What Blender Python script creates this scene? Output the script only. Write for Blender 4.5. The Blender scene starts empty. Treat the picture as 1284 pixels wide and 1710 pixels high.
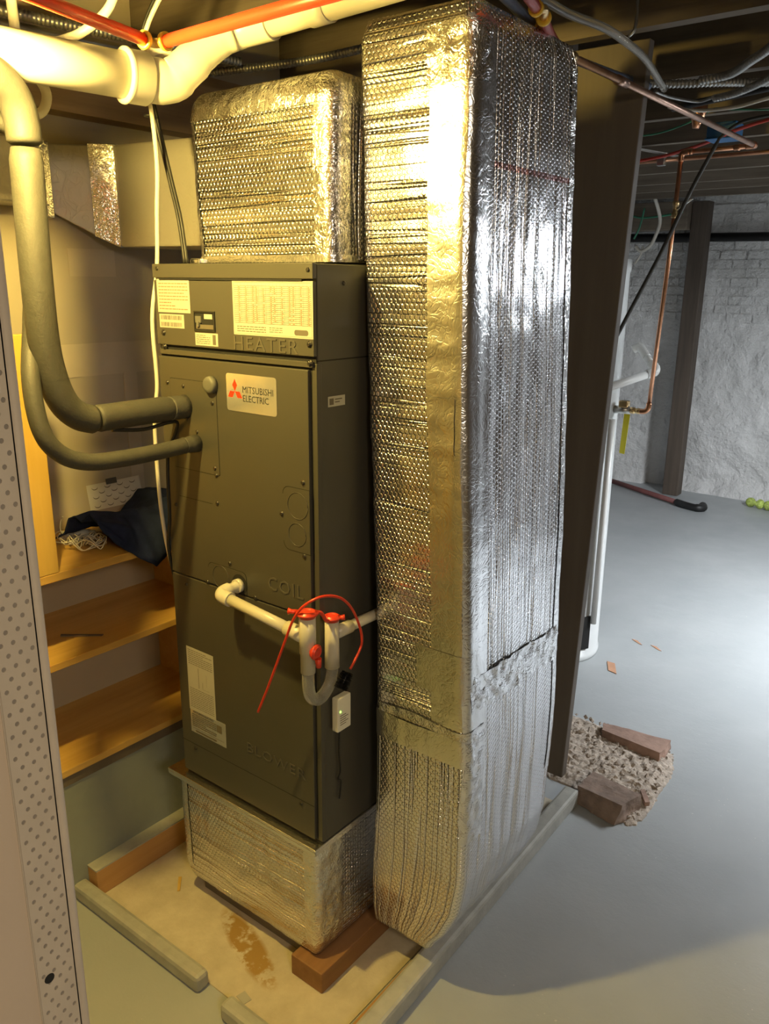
import bpy, bmesh, math, random
from mathutils import Vector, Matrix, noise
random.seed(7)
PI = math.pi
SC = bpy.context.scene
COL = SC.collection

# ---------------------------------------------------------------- camera
def setup_camera():
    yaw, pitch, roll, f = -0.65878, -0.27619, 0.0106, 1352.77
    F = Vector((math.sin(yaw)*math.cos(pitch), math.cos(yaw)*math.cos(pitch), math.sin(pitch)))
    r0 = Vector((math.cos(yaw), -math.sin(yaw), 0)); u0 = r0.cross(F)
    c, s = math.cos(roll), math.sin(roll)
    r = c*r0+s*u0; u = -s*r0+c*u0
    cam = bpy.data.cameras.new('camera'); o = bpy.data.objects.new('camera', cam); COL.objects.link(o)
    m = Matrix((r, u, -F)).transposed().to_4x4(); m.translation = Vector((1.1705, -1.2759, 1.7918))
    o.matrix_world = m
    cam.sensor_fit = 'VERTICAL'; cam.sensor_height = 36; cam.sensor_width = 27
    cam.lens = f/1710*36; cam.clip_start = .05
    SC.camera = o
setup_camera()

# ---------------------------------------------------------------- world, lights, exposure
w = bpy.data.worlds.new('world'); SC.world = w; w.use_nodes = True
w.node_tree.nodes['Background'].inputs[0].default_value = (.75, .8, .9, 1)
w.node_tree.nodes['Background'].inputs[1].default_value = .02
SC.view_settings.view_transform = 'Standard'; SC.view_settings.look = 'None'
SC.view_settings.exposure = 0.7; SC.view_settings.gamma = 1; SC.view_settings.use_curve_mapping = False
WARM = (1.0, .71, .17)
BULB_STRENGTH = 1600.0
def area(name, loc, direction, sx, sy, power, col, spread=180):
    l = bpy.data.lights.new(name, 'AREA'); l.shape = 'RECTANGLE'; l.size = sx; l.size_y = sy
    l.energy = power; l.color = col
    o = bpy.data.objects.new(name, l); COL.objects.link(o); o.location = loc
    o.rotation_euler = Vector(direction).to_track_quat('-Z', 'Y').to_euler()
    l.spread = math.radians(spread)
    return o
TUBE_STRENGTH = 60.0          # the shop light's tubes in the back room are built with their fixture
area('shop_light_reflector', (1.45, 3.0, 1.945), (-.15, .32, -1), .30, 1.2, 72, (.92, .955, 1.0), 145)
area('front_fill_light', (2.4, -1.6, 2.3), (-.3, .15, -1), .5, .5, 18, (1.0, .82, .58))  # added warm fill for the front room, no real lamp here

# ---------------------------------------------------------------- material helpers
class NT:
    def __init__(s, name):
        s.m = bpy.data.materials.new(name); s.m.use_nodes = True
        s.t = s.m.node_tree; s.n = s.t.nodes; s.l = s.t.links
        s.b = s.n['Principled BSDF']
    def node(s, ty, **kw):
        n = s.n.new(ty)
        for k, v in kw.items():
            if k.startswith('_'): setattr(n, k[1:], v)
            else:
                n.inputs[int(k[1:]) if k[0] == 'i' and k[1:].isdigit() else k].default_value = v
        return n
    def link(s, a, b): s.l.new(a, b)
    def math(s, op, a, b=None, c=None, clamp=False):
        n = s.n.new('ShaderNodeMath'); n.operation = op; n.use_clamp = clamp
        for i, v in enumerate((a, b, c)):
            if v is None: continue
            if isinstance(v, (int, float)): n.inputs[i].default_value = v
            else: s.l.new(v, n.inputs[i])
        return n.outputs[0]
    def obj(s): return s.n.new('ShaderNodeTexCoord').outputs['Object']
    def pos(s): return s.n.new('ShaderNodeNewGeometry').outputs['Position']
    def noise(s, vec, scale, detail=3, rough=.55):
        n = s.n.new('ShaderNodeTexNoise'); n.inputs['Scale'].default_value = scale
        n.inputs['Detail'].default_value = detail; n.inputs['Roughness'].default_value = rough
        if vec is not None: s.l.new(vec, n.inputs['Vector'])
        return n.outputs['Fac']
    def mapping(s, vec, sc):
        n = s.n.new('ShaderNodeMapping'); s.l.new(vec, n.inputs[0]); n.inputs['Scale'].default_value = sc
        return n.outputs[0]
    def ramp(s, fac, stops):
        n = s.n.new('ShaderNodeValToRGB'); e = n.color_ramp.elements
        while len(e) < len(stops): e.new(.5)
        for i, (p, c) in enumerate(stops):
            e[i].position = p; e[i].color = (c[0], c[1], c[2], 1) if not isinstance(c, (int, float)) else (c, c, c, 1)
        s.l.new(fac, n.inputs[0]); return n.outputs[0]
    def bump(s, h, strength=.5, dist=.01, prev=None):
        n = s.n.new('ShaderNodeBump'); n.inputs['Strength'].default_value = strength
        n.inputs['Distance'].default_value = dist; s.l.new(h, n.inputs['Height'])
        if prev is not None: s.l.new(prev, n.inputs['Normal'])
        return n.outputs[0]
    def set(s, col=None, rough=None, metal=None, normal=None, **kw):
        for key, v in (('Base Color', col), ('Roughness', rough), ('Metallic', metal), ('Normal', normal)):
            if v is None: continue
            if isinstance(v, (int, float)): s.b.inputs[key].default_value = v
            elif isinstance(v, tuple): s.b.inputs[key].default_value = (*v, 1)
            else: s.l.new(v, s.b.inputs[key])
        for k, v in kw.items(): s.b.inputs[k.replace('_', ' ')].default_value = v
        return s.m

def plain(name, col, rough=.5, metal=0, var=.12, vs=14, bs=.15, bscale=120, bd=.002, **kw):
    t = NT(name); o = t.obj(); f = t.noise(o, vs)
    c = t.ramp(f, [(.3, tuple(x*(1-var) for x in col)), (.7, tuple(min(1, x*(1+var)) for x in col))])
    nb = t.bump(t.noise(o, bscale, 2), bs, bd)
    return t.set(c, rough, metal, nb, **kw)

def wood(name, c1, c2, axis=1, rough=.45, sc=1.0):
    t = NT(name); o = t.obj()
    s = [22*sc]*3; s[axis] = 1.3*sc
    f = t.noise(t.mapping(o, s), 1.5, 6, .65)
    g = t.noise(t.mapping(o, [x*.35 for x in s]), 1.2, 2)
    v = t.math('ADD', t.math('MULTIPLY', f, .6), t.math('MULTIPLY', g, .4))
    c = t.ramp(v, [(.32, c1), (.62, c2)])
    return t.set(c, rough, 0, t.bump(f, .25, .002))

def foil(name, tint=(.84, .84, .86), rough=.19, stripe=False):
    """bubble foil wrap: hexagonal bubbles and creases, from the UV maps 'UVMap' (metres) and 'crease'"""
    t = NT(name)
    uv = t.n.new('ShaderNodeUVMap'); uv.uv_map = 'UVMap'
    cr = t.n.new('ShaderNodeUVMap'); cr.uv_map = 'crease'
    sp = t.n.new('ShaderNodeSeparateXYZ'); t.link(uv.outputs[0], sp.inputs[0])
    s = .0122
    def lattice(ox):
        a = t.math('SUBTRACT', t.math('FRACT', t.math('ADD', t.math('DIVIDE', sp.outputs[0], s), ox)), .5)
        b = t.math('SUBTRACT', t.math('FRACT', t.math('ADD', t.math('DIVIDE', sp.outputs[1], s*1.732), ox)), .5)
        b = t.math('MULTIPLY', b, 1.732)
        return t.math('SQRT', t.math('ADD', t.math('MULTIPLY', a, a), t.math('MULTIPLY', b, b)))
    d = t.math('MINIMUM', lattice(0.), lattice(.5))
    mr = t.n.new('ShaderNodeMapRange'); mr.interpolation_type = 'SMOOTHSTEP'
    t.link(d, mr.inputs[0]); mr.inputs[1].default_value = .30; mr.inputs[2].default_value = .47
    mr.inputs[3].default_value = 1; mr.inputs[4].default_value = 0
    amp = t.math('ADD', .15, t.math('MULTIPLY', t.noise(uv.outputs[0], 14, 3), 1.3))
    bub = t.math('MULTIPLY', mr.outputs[0], amp)
    n1 = t.noise(t.mapping(cr.outputs[0], (46, .8, 1)), 1, 1, .4)
    ridge = t.ramp(t.math('ABSOLUTE', t.math('SUBTRACT', n1, .5)), [(0, 1), (.035, 0)])
    n2 = t.noise(t.mapping(cr.outputs[0], (17, 1.1, 1)), 1, 1, .4)
    wave = n2
    nb = t.bump(wave, .6, .010)
    nb = t.bump(ridge, .9, .0035, nb); nb.node.invert = True
    nb = t.bump(bub, .7, .0022, nb)
    nb = t.bump(t.noise(uv.outputs[0], 160, 3, .6), .35, .0012, nb)
    col = tint
    if stripe:
        sc = t.n.new('ShaderNodeSeparateXYZ'); t.link(cr.outputs[0], sc.inputs[0])
        m1 = t.math('LESS_THAN', t.math('ABSOLUTE', t.math('SUBTRACT', sc.outputs[1], stripe)), .006)
        m2 = t.math('GREATER_THAN', sc.outputs[0], 3.79)
        msk = t.math('MULTIPLY', t.math('MULTIPLY', m1, m2), t.math('MULTIPLY', t.noise(cr.outputs[0], 60, 2), 1.0))
        mx = t.n.new('ShaderNodeMix'); mx.data_type = 'RGBA'; t.link(msk, mx.inputs[0])
        mx.inputs[6].default_value = (*tint, 1); mx.inputs[7].default_value = (.6, .10, .08, 1)
        col = mx.outputs[2]
    return t.set(col, rough, 1.0, nb)

def foiltape(name, tint=(.85, .85, .86), rough=.24, k=1.0, sc=28):
    t = NT(name); p = t.pos()
    n = t.noise(p, sc, 4, .6); v = t.n.new('ShaderNodeTexVoronoi'); v.feature = 'DISTANCE_TO_EDGE'
    v.inputs['Scale'].default_value = sc*.9
    dn = t.n.new('ShaderNodeTexNoise'); dn.inputs['Scale'].default_value = 9; t.link(p, dn.inputs['Vector'])
    ad = t.n.new('ShaderNodeVectorMath'); ad.operation = 'ADD'; t.link(p, ad.inputs[0]); t.link(dn.outputs['Color'], ad.inputs[1])
    t.link(ad.outputs[0], v.inputs['Vector'])
    e = t.ramp(v.outputs['Distance'], [(0, 0), (.12, 1)])
    nb = t.bump(n, .6*k, .010); nb = t.bump(e, .35*k, .003, nb)
    return t.set(tint, rough, 1.0, nb)

# ---------------------------------------------------------------- mesh helpers
class MB:
    def __init__(s): s.v = []; s.f = []; s.uv = None; s.sm = []
    def quad(s, a, b, c, d, sm=False):
        i = len(s.v); s.v += [tuple(a), tuple(b), tuple(c), tuple(d)]; s.f.append((i, i+1, i+2, i+3)); s.sm.append(sm); return s
    def box(s, x0, x1, y0, y1, z0, z1):
        i = len(s.v)
        s.v += [(x, y, z) for z in (z0, z1) for x, y in ((x0, y0), (x1, y0), (x1, y1), (x0, y1))]
        for f in ((3, 2, 1, 0), (4, 5, 6, 7), (0, 1, 5, 4), (1, 2, 6, 5), (2, 3, 7, 6), (3, 0, 4, 7)):
            s.f.append(tuple(i+k for k in f)); s.sm.append(False)
        return s
    def hexa(s, b, t):                        # bottom 4 and top 4 points, counter-clockwise from above
        i = len(s.v); s.v += [tuple(p) for p in b]+[tuple(p) for p in t]
        for f in ((3, 2, 1, 0), (4, 5, 6, 7), (0, 1, 5, 4), (1, 2, 6, 5), (2, 3, 7, 6), (3, 0, 4, 7)):
            s.f.append(tuple(i+k for k in f)); s.sm.append(False)
        return s
    def tube(s, pts, r, seg=14, caps=True, ridged=None):
        P = [Vector(p) for p in pts]; n = len(P)
        R = list(r) if hasattr(r, '__len__') else [r]*n
        tan = []
        for i in range(n):
            a = P[max(0, i-1)]; b = P[min(n-1, i+1)]
            d = b-a; tan.append(d.normalized() if d.length > 1e-9 else (tan[-1] if tan else Vector((0, 0, 1))))
        up = Vector((0, 0, 1)) if abs(tan[0].z) < .9 else Vector((1, 0, 0))
        nx = tan[0].cross(up).normalized(); base = len(s.v)
        for i in range(n):
            nx = (nx-tan[i]*nx.dot(tan[i])).normalized(); ny = tan[i].cross(nx)
            for k in range(seg):
                a = 2*PI*k/seg; s.v.append(tuple(P[i]+(nx*math.cos(a)+ny*math.sin(a))*R[i]))
        for i in range(n-1):
            for k in range(seg):
                a = base+i*seg+k; b = base+i*seg+(k+1) % seg
                s.f.append((a, b, b+seg, a+seg)); s.sm.append(True)
        if caps:
            s.f.append(tuple(base+k for k in range(seg))[::-1]); s.sm.append(False)
            s.f.append(tuple(base+(n-1)*seg+k for k in range(seg))); s.sm.append(False)
        return s
    def disc(s, c, ax, r, h, seg=16, prof=None):
        """turned solid along axis ax from c: prof = [(dist, radius)...]"""
        ax = Vector(ax).normalized(); c = Vector(c)
        prof = prof or [(0, r), (h, r)]
        return s.tube([c+ax*d for d, _ in prof], [q for _, q in prof], seg) if len({d for d, _ in prof}) == len(prof) else s.turn(c, ax, prof, seg)
    def turn(s, c, ax, prof, seg=20):
        ax = Vector(ax).normalized(); c = Vector(c)
        up = Vector((0, 0, 1)) if abs(ax.z) < .9 else Vector((1, 0, 0))
        nx = ax.cross(up).normalized(); ny = ax.cross(nx); base = len(s.v)
        for d, q in prof:
            for k in range(seg):
                a = 2*PI*k/seg; s.v.append(tuple(c+ax*d+(nx*math.cos(a)+ny*math.sin(a))*q))
        for i in range(len(prof)-1):
            for k in range(seg):
                a = base+i*seg+k; b = base+i*seg+(k+1) % seg
                s.f.append((a, b, b+seg, a+seg)); s.sm.append(True)
        s.f.append(tuple(base+k for k in range(seg))[::-1]); s.sm.append(False)
        s.f.append(tuple(base+(len(prof)-1)*seg+k for k in range(seg))); s.sm.append(False)
        return s

def smooth(pts, n=6):
    P = [Vector(p) for p in pts]; out = []
    for i in range(len(P)-1):
        p0 = P[max(i-1, 0)]; p1 = P[i]; p2 = P[i+1]; p3 = P[min(i+2, len(P)-1)]
        for k in range(n):
            t = k/n
            out.append(.5*((2*p1)+(-p0+p2)*t+(2*p0-5*p1+4*p2-p3)*t*t+(-p0+3*p1-3*p2+p3)*t**3))
    out.append(P[-1]); return out

def rootloc(o):
    while o.parent: o = o.parent
    return Vector(o.location)

def obj(name, mb, mat, parent=None, bevel=0, bseg=2, recalc=True, solid=0, sub=0):
    me = bpy.data.meshes.new(name)
    V = [Vector(v) for v in mb.v]
    if parent is None:
        lo = Vector((min(v.x for v in V), min(v.y for v in V), min(v.z for v in V)))
        hi = Vector((max(v.x for v in V), max(v.y for v in V), max(v.z for v in V)))
        off = Vector(((lo.x+hi.x)/2, (lo.y+hi.y)/2, lo.z))
    else: off = rootloc(parent)
    me.from_pydata([tuple(v-off) for v in V], [], mb.f)
    for p, s in zip(me.polygons, mb.sm): p.use_smooth = s
    if mb.uv:
        for nm, data in mb.uv.items():
            l = me.uv_layers.new(name=nm)
            for p in me.polygons:
                for li, vi in zip(p.loop_indices, p.vertices): l.data[li].uv = data[(p.index, vi)] if isinstance(data, dict) else data[vi]
    if recalc or bevel:
        bm = bmesh.new(); bm.from_mesh(me)
        if recalc: bmesh.ops.recalc_face_normals(bm, faces=bm.faces)
        bm.to_mesh(me); bm.free()
    me.materials.append(mat)
    o = bpy.data.objects.new(name, me); COL.objects.link(o)
    if parent is None: o.location = off
    else: o.parent = parent
    if solid:
        md = o.modifiers.new('solid', 'SOLIDIFY'); md.thickness = solid; md.offset = 0
    if bevel:
        md = o.modifiers.new('bevel', 'BEVEL'); md.width = bevel; md.segments = bseg; md.limit_method = 'ANGLE'; md.angle_limit = math.radians(50)
    if sub:
        md = o.modifiers.new('sub', 'SUBSURF'); md.levels = sub; md.render_levels = sub
    return o

def thing(name, label, cat, loc=(0, 0, 0), group=None):
    o = bpy.data.objects.new(name, None); COL.objects.link(o); o.location = loc; o.empty_display_size = .05
    o['label'] = label; o['category'] = cat
    if group: o['group'] = group
    return o
def tag(o, label, cat, group=None):
    o['label'] = label; o['category'] = cat
    if group: o['group'] = group
    return o
def struct(name, mb, mat, parent=None, **kw):
    o = obj(name, mb, mat, parent, **kw)
    if parent is None: o['kind'] = 'structure'
    return o
def share(src, parent, loc, name=None):
    c = src.copy(); COL.objects.link(c); c.parent = parent; c.location = Vector(loc)-rootloc(parent); return c

def text(name, s, mat, parent, org, xd, yd, width=None, height=None, extrude=.0004, bold=0, spacing=1.0):
    cu = bpy.data.curves.new(name, 'FONT'); cu.body = s; cu.size = 1; cu.resolution_u = 2; cu.extrude = 0; cu.offset = bold
    cu.space_character = spacing
    to = bpy.data.objects.new('tmp', cu); COL.objects.link(to)
    dg = bpy.context.evaluated_depsgraph_get(); me = bpy.data.meshes.new_from_object(to.evaluated_get(dg))
    bpy.data.objects.remove(to)
    xs = [v.co.x for v in me.vertices]; ys = [v.co.y for v in me.vertices]
    x0, x1, y0, y1 = min(xs), max(xs), min(ys), max(ys)
    sy = height/(y1-y0) if height else 1; sx = width/(x1-x0) if width else sy
    if not height: sy = sx
    xd, yd = Vector(xd).normalized(), Vector(yd).normalized(); nd = xd.cross(yd); org = Vector(org)
    off = rootloc(parent)
    bm = bmesh.new(); bm.from_mesh(me)
    if extrude:
        r = bmesh.ops.extrude_face_region(bm, geom=list(bm.faces))
        ext = {v for v in r['geom'] if isinstance(v, bmesh.types.BMVert)}
    else: ext = set()
    for v in bm.verts:
        x, y = (v.co.x-x0)*sx, (v.co.y-y0)*sy
        v.co = org+xd*x+yd*y+nd*(extrude if v in ext else 0)-off
    bmesh.ops.recalc_face_normals(bm, faces=bm.faces)
    bm.to_mesh(me); bm.free(); me.materials.clear(); me.materials.append(mat); me.name = name
    o = bpy.data.objects.new(name, me); COL.objects.link(o); o.parent = parent
    return o

# ---------------------------------------------------------------- materials
M = {}
def floor_mat():
    t = NT('painted_floor'); o = t.pos()
    f = t.noise(o, 1.6, 5, .6)
    c = t.ramp(f, [(.25, (.33, .355, .365)), (.75, (.41, .43, .435))])
    sp = t.ramp(t.noise(o, 95, 2, .5), [(.70, 0), (.76, 1)])
    reg = t.ramp(t.noise(o, 2.3, 2), [(.5, 0), (.62, 1)])
    mx = t.n.new('ShaderNodeMix'); mx.data_type = 'RGBA'; t.link(t.math('MULTIPLY', sp, reg), mx.inputs[0]); t.link(c, mx.inputs[6]); mx.inputs[7].default_value = (.62, .60, .54, 1)
    rg = t.ramp(t.noise(o, 6, 4), [(.3, .36), (.7, .52)])
    nb = t.bump(t.noise(o, 9, 5, .65), .25, .012); nb = t.bump(t.noise(o, 110, 2), .12, .002, nb)
    return t.set(mx.outputs[2], rg, 0, nb)
M['floor'] = floor_mat()
def pad_mat():
    t = NT('raw_concrete'); o = t.pos()
    c = t.ramp(t.noise(o, 9, 6, .65), [(.3, (.46, .40, .29)), (.7, (.62, .555, .43))])
    # rust stain with its own shape near the block
    st = t.ramp(t.noise(o, 11, 5, .7), [(.43, 0), (.50, 1)])
    sep = t.n.new('ShaderNodeSeparateXYZ'); t.link(o, sep.inputs[0])
    dx = t.math('DIVIDE', t.math('ADD', sep.outputs[0], .25), .17); dy = t.math('DIVIDE', t.math('ADD', t.math('ADD', sep.outputs[1], t.math('MULTIPLY', sep.outputs[0], .33)), .125), .048)
    rr = t.math('ADD', t.math('MULTIPLY', dx, dx), t.math('MULTIPLY', dy, dy))
    msk = t.math('MULTIPLY', st, t.ramp(rr, [(.5, 1), (1, 0)]))
    mx = t.n.new('ShaderNodeMix'); mx.data_type = 'RGBA'; t.link(msk, mx.inputs[0]); t.link(c, mx.inputs[6]); mx.inputs[7].default_value = (.36, .22, .06, 1)
    nb = t.bump(t.noise(o, 40, 5, .7), .5, .004)
    return t.set(mx.outputs[2], .8, 0, nb)
M['pad'] = pad_mat()
def whitewall_mat():
    t = NT('whitewashed_masonry'); o = t.pos()
    c = t.ramp(t.noise(o, 3, 5, .6), [(.3, (.62, .62, .61)), (.7, (.74, .74, .735))])
    sp = t.ramp(t.noise(o, 26, 3, .6), [(.72, 0), (.76, 1)])
    rg = t.ramp(t.noise(o, 1.7, 2), [(.55, 0), (.65, 1)])
    mx = t.n.new('ShaderNodeMix'); mx.data_type = 'RGBA'; t.link(t.math('MULTIPLY', sp, rg), mx.inputs[0]); t.link(c, mx.inputs[6]); mx.inputs[7].default_value = (.16, .12, .10, 1)
    nb = t.bump(t.noise(o, 4.5, 7, .62), .9, .10); nb = t.bump(t.noise(o, 40, 3), .3, .006, nb)
    return t.set(mx.outputs[2], .65, 0, nb)
M['whitewall'] = whitewall_mat()
M['drywall'] = plain('drywall_paper', (.47, .42, .33), .8, var=.05, vs=3)
M['joint'] = plain('joint_compound', (.55, .49, .39), .8, var=.05, vs=9)
M['corner'] = plain('primed_drywall', (.52, .42, .325), .75, var=.04, vs=4)
M['bead'] = plain('bead_metal', (.50, .43, .345), .6, var=.04, vs=30)
M['beadhole'] = plain('bead_hole', (.25, .22, .19), .8)
M['joist'] = wood('old_joist_wood', (.10, .080, .058), (.19, .152, .112), 0, .7)
M['joistlit'] = wood('lit_joist_wood', (.26, .18, .10), (.42, .30, .17), 1, .7)  # paler copy of the joist wood, lamplight put into its colour
M['darkwood'] = wood('dark_stained_board', (.105, .085, .066), (.150, .124, .098), 2, .6, .5)
M['post'] = wood('post_wood', (.06, .045, .034), (.105, .08, .06), 2, .7)
M['pine'] = wood('varnished_pine', (.50, .28, .06), (.64, .41, .12), 1, .32)
M['pineboard'] = wood('yellow_pine_board', (.56, .35, .08), (.64, .42, .11), 2, .4)
M['lumber'] = wood('raw_lumber', (.38, .20, .07), (.52, .30, .12), 1, .6)
M['block'] = wood('brown_block', (.20, .095, .035), (.30, .15, .06), 1, .6)
M['greywood'] = plain('grey_painted_lumber', (.38, .38, .345), .55, var=.14, vs=18, bs=.4, bscale=60, bd=.003)
M['lowwall'] = plain('grey_green_painted_wall', (.25, .28, .26), .55, var=.08, vs=5, bs=.3, bscale=20, bd=.006)
M['cab'] = plain('charcoal_sheet_metal', (.058, .055, .045), .40, 0, var=.05, vs=3, bs=.05, bscale=400, bd=.0005, Specular_IOR_Level=.5)
M['emboss'] = plain('embossed_sheet_metal', (.080, .076, .064), .3, 0, var=.05)
M['black'] = plain('black_rubber', (.012, .012, .012), .5)
M['seam'] = plain('dark_gap', (.010, .010, .009), .9)
M['foam'] = plain('black_pipe_insulation', (.046, .045, .040), .62, var=.12, vs=40, bs=.35, bscale=180, bd=.002)
M['pvc'] = plain('white_pvc', (.54, .515, .44), .32, var=.03, vs=8, bs=.03)
M['pvc2'] = plain('clean_white_pvc', (.74, .74, .72), .3, var=.03, vs=8, bs=.03)
M['redcap'] = plain('red_plastic', (.62, .045, .02), .35, var=.06)
M['redpex'] = plain('red_pex', (.55, .035, .012), .3, var=.04)
M['maroonpex'] = plain('dark_red_pex', (.38, .06, .05), .3, var=.06)
M['bluepex'] = plain('blue_grey_pex', (.12, .15, .22), .35, var=.06)
M['ring'] = plain('yellow_brass_ring', (.80, .52, .06), .35, .3)
M['brass'] = plain('brass', (.72, .52, .26), .28, 1, var=.1)
M['copper'] = plain('copper', (.66, .33, .19), .28, 1, var=.16, vs=30)
M['oldcopper'] = plain('dull_copper', (.52, .34, .26), .36, 1, var=.2, vs=30)
M['steel'] = plain('steel', (.55, .55, .53), .3, 1)
M['galv'] = plain('galvanised_conduit', (.38, .38, .37), .4, .8)
M['paper'] = plain('label_paper', (.40, .39, .34), .6, var=.02, bs=.02)
M['silver'] = plain('silver_label', (.62, .62, .62), .25, .75, var=.06, vs=30, bs=.05, bscale=8, bd=.02)
M['ink'] = plain('grey_ink', (.11, .095, .07), .7, var=.02)
M['pinkink'] = plain('pink_ink', (.40, .16, .10), .7, var=.02)
M['inkblack'] = plain('black_ink', (.02, .018, .015), .6)
M['logored'] = plain('logo_red', (.80, .035, .01), .4, var=.02)
M['whitecable'] = plain('white_cable', (.60, .57, .50), .45, var=.03)
M['greencable'] = plain('green_wire', (.05, .22, .13), .45)
M['navy'] = plain('navy_cloth', (.017, .024, .066), 1.0, var=.2, vs=30, bs=.4, bscale=500, bd=.001, Specular_IOR_Level=.08)
M['heater'] = plain('white_enamel', (.60, .62, .62), .25, var=.02, bs=.02)
M['box'] = plain('ivory_plastic', (.74, .72, .62), .4, var=.02)
M['brick'] = plain('dusty_brick', (.26, .19, .15), .9, var=.25, vs=20, bs=.6, bscale=70, bd=.005)
M['brickred'] = plain('broken_red_brick', (.33, .215, .165), .9, var=.3, vs=12, bs=.6, bscale=70, bd=.005)
M['mortar'] = plain('broken_mortar', (.43, .365, .30), .95, var=.3, vs=50, bs=.8, bscale=90, bd=.006)
M['card'] = plain('card_paper', (.78, .76, .66), .7, var=.02, bs=.02)
M['yellowtag'] = plain('yellow_tag', (.80, .74, .03), .5, var=.02)
M['bluebox'] = plain('blue_plastic', (.03, .13, .30), .5)
M['rust'] = plain('rusty_red_pipe', (.16, .055, .05), .6, var=.2)
M['limecloth'] = plain('lime_cloth', (.42, .52, .12), .9, var=.5, vs=60)
M['knob'] = plain('grey_rubber_plug', (.10, .10, .088), .6)
def led():
    t = NT('green_led'); t.b.inputs['Emission Color'].default_value = (.25, 1, .05, 1); t.b.inputs['Emission Strength'].default_value = 6
    return t.set((.1, .6, .05), .4, 0)
M['led'] = led()
def bulbm():
    t = NT('lit_bulb_glass'); t.b.inputs['Emission Color'].default_value = (*WARM, 1); t.b.inputs['Emission Strength'].default_value = BULB_STRENGTH
    return t.set((.9, .8, .6), .4, 0)
M['bulb'] = bulbm()
def tubelamp():
    t = NT('lit_tube'); t.b.inputs['Emission Color'].default_value = (.88, .95, 1.0, 1); t.b.inputs['Emission Strength'].default_value = TUBE_STRENGTH
    return t.set((.9, .9, .9), .4, 0)
M['tube'] = tubelamp()
def tubem():
    t = NT('clear_vinyl'); nb = t.bump(t.noise(t.obj(), 20, 1), .05, .002)
    return t.set((.66, .66, .62), .12, 0, nb, Transmission_Weight=.75, IOR=1.3)
M['clear'] = tubem()
M['foil'] = foil('bubble_foil', stripe=2.02)
M['foil2'] = foil('bubble_foil_box')
M['tape'] = foiltape('foil_tape', (.84, .84, .85), .24, .35, 20)
M['tapecr'] = foiltape('crumpled_foil_tape', (.82, .82, .83), .2, .75, 30)
M['duct'] = foiltape('foil_duct_board', (.42, .40, .36), .45, .35, 9); M['duct'].node_tree.nodes['Principled BSDF'].inputs['Metallic'].default_value = .45

# ================================================================ SETTING
FL = MB().box(-2.5, 3.7, -3.3, 6.4, -.08, 0)
struct('floor', FL, M['floor'])
pad = MB().box(-.74, .130, -.19, 1.10, .0, .003)
struct('trim_1', pad, M['pad'])
# ceiling slab above the joists; each joist is a piece of the ceiling
ceil = struct('ceiling', MB().box(-2.5, 3.7, -3.3, 6.4, 2.66, 2.72), M['joist'])
for y in (-2.95, -2.4, -1.85, -1.3, -.74, -.18, .42, 1.05, 1.66, 2.30, 2.90, 3.44, 3.95, 4.50, 4.95, 5.42):
    struct('joist', MB().box(-2.4, 3.6, y, y+.045, 2.45, 2.66), M['joist'], ceil)

def lump(x, z, k=1.0):
    return k*(.05*noise.noise(Vector((x*1.6, z*1.9, 3)))+.022*noise.noise(Vector((x*5, z*6, 9)))+.008*noise.noise(Vector((x*15, z*17, 1))))
def masonry():
    mb = MB(); nx, nz = 250, 98; x0, x1 = -2.5, 3.7
    for j in range(nz+1):
        for i in range(nx+1):
            x = x0+(x1-x0)*i/nx; z = 2.66*j/nz
            k = 1 if z < 1.45 else max(.25, 1-(z-1.45)*3)
            y = 6.08-lump(x, z, k)
            if z < .12: y -= (.12-z)*.5
            if -1.44 < x < -1.19 and z < 1.24: y = 6.13
            mb.v.append((x, y, z))
    for j in range(nz):
        for i in range(nx):
            a = j*(nx+1)+i; mb.f.append((a, a+1, a+nx+2, a+nx+1)); mb.sm.append(True)
    return mb
wb = struct('wall_back', masonry(), M['whitewall'], recalc=False)
protos = []
for q in range(8):
    mb = MB(); L, H, D = .2, .062, .04
    d = lambda: random.uniform(-.004, .004)
    mb.hexa([(-L/2+d(), -D, d()), (L/2+d(), -D, d()), (L/2, .02, 0), (-L/2, .02, 0)],
            [(-L/2+d(), -D+d(), H+d()), (L/2+d(), -D+d(), H+d()), (L/2, .02, H), (-L/2, .02, H)])
    protos.append(mb)
bp = []
for q, mb in enumerate(protos):
    me = bpy.data.meshes.new('painted_brick'); me.from_pydata(mb.v, [], mb.f); me.materials.append(M['whitewall'])
    bp.append(me)
for row in range(13):
    z = 1.50+row*.073
    for cidx in range(12):
        x = -2.05+cidx*.213+(.106 if row % 2 else 0)
        o = bpy.data.objects.new('brick', random.choice(bp)); COL.objects.link(o); o.parent = wb
        o.location = Vector((x, 6.108+random.uniform(-.005, .004), z))-Vector(wb.location)
        o.rotation_euler = (0, random.uniform(-.012, .012), random.uniform(-.02, .02))
# left wall (drywall) with taped joints, low painted wall, partition, other walls
wl = struct('wall_left', MB().box(-1.21, -1.13, -3.2, 1.25, 0, 2.66), M['drywall'])
jt = MB().box(-1.131, -1.1275, -.6, 1.2, 1.50, 1.60)
struct('joint_band', jt, M['joint'], wl)
struct('joint_band', MB().box(-1.131, -1.1278, .30, .35, .2, 1.50), M['joint'], wl)
struct('joint_band', MB().box(-1.131, -1.1278, .14, .30, 1.80, 1.88), M['joint'], wl)
struct('wall_partition', MB().box(-2.4, -.10, 1.25, 1.33, 0, 2.66), M['darkwood'])
struct('wall_rear_left', MB().box(-2.5, -2.4, 1.33, 6.4, 0, 2.66), M['whitewall'])
struct('wall_right', MB().box(3.6, 3.7, -3.2, 6.4, 0, 2.66), M['post'])
struct('wall_front', MB().box(-1.21, 3.6, -3.3, -3.2, 0, 2.66), M['drywall'])
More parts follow.
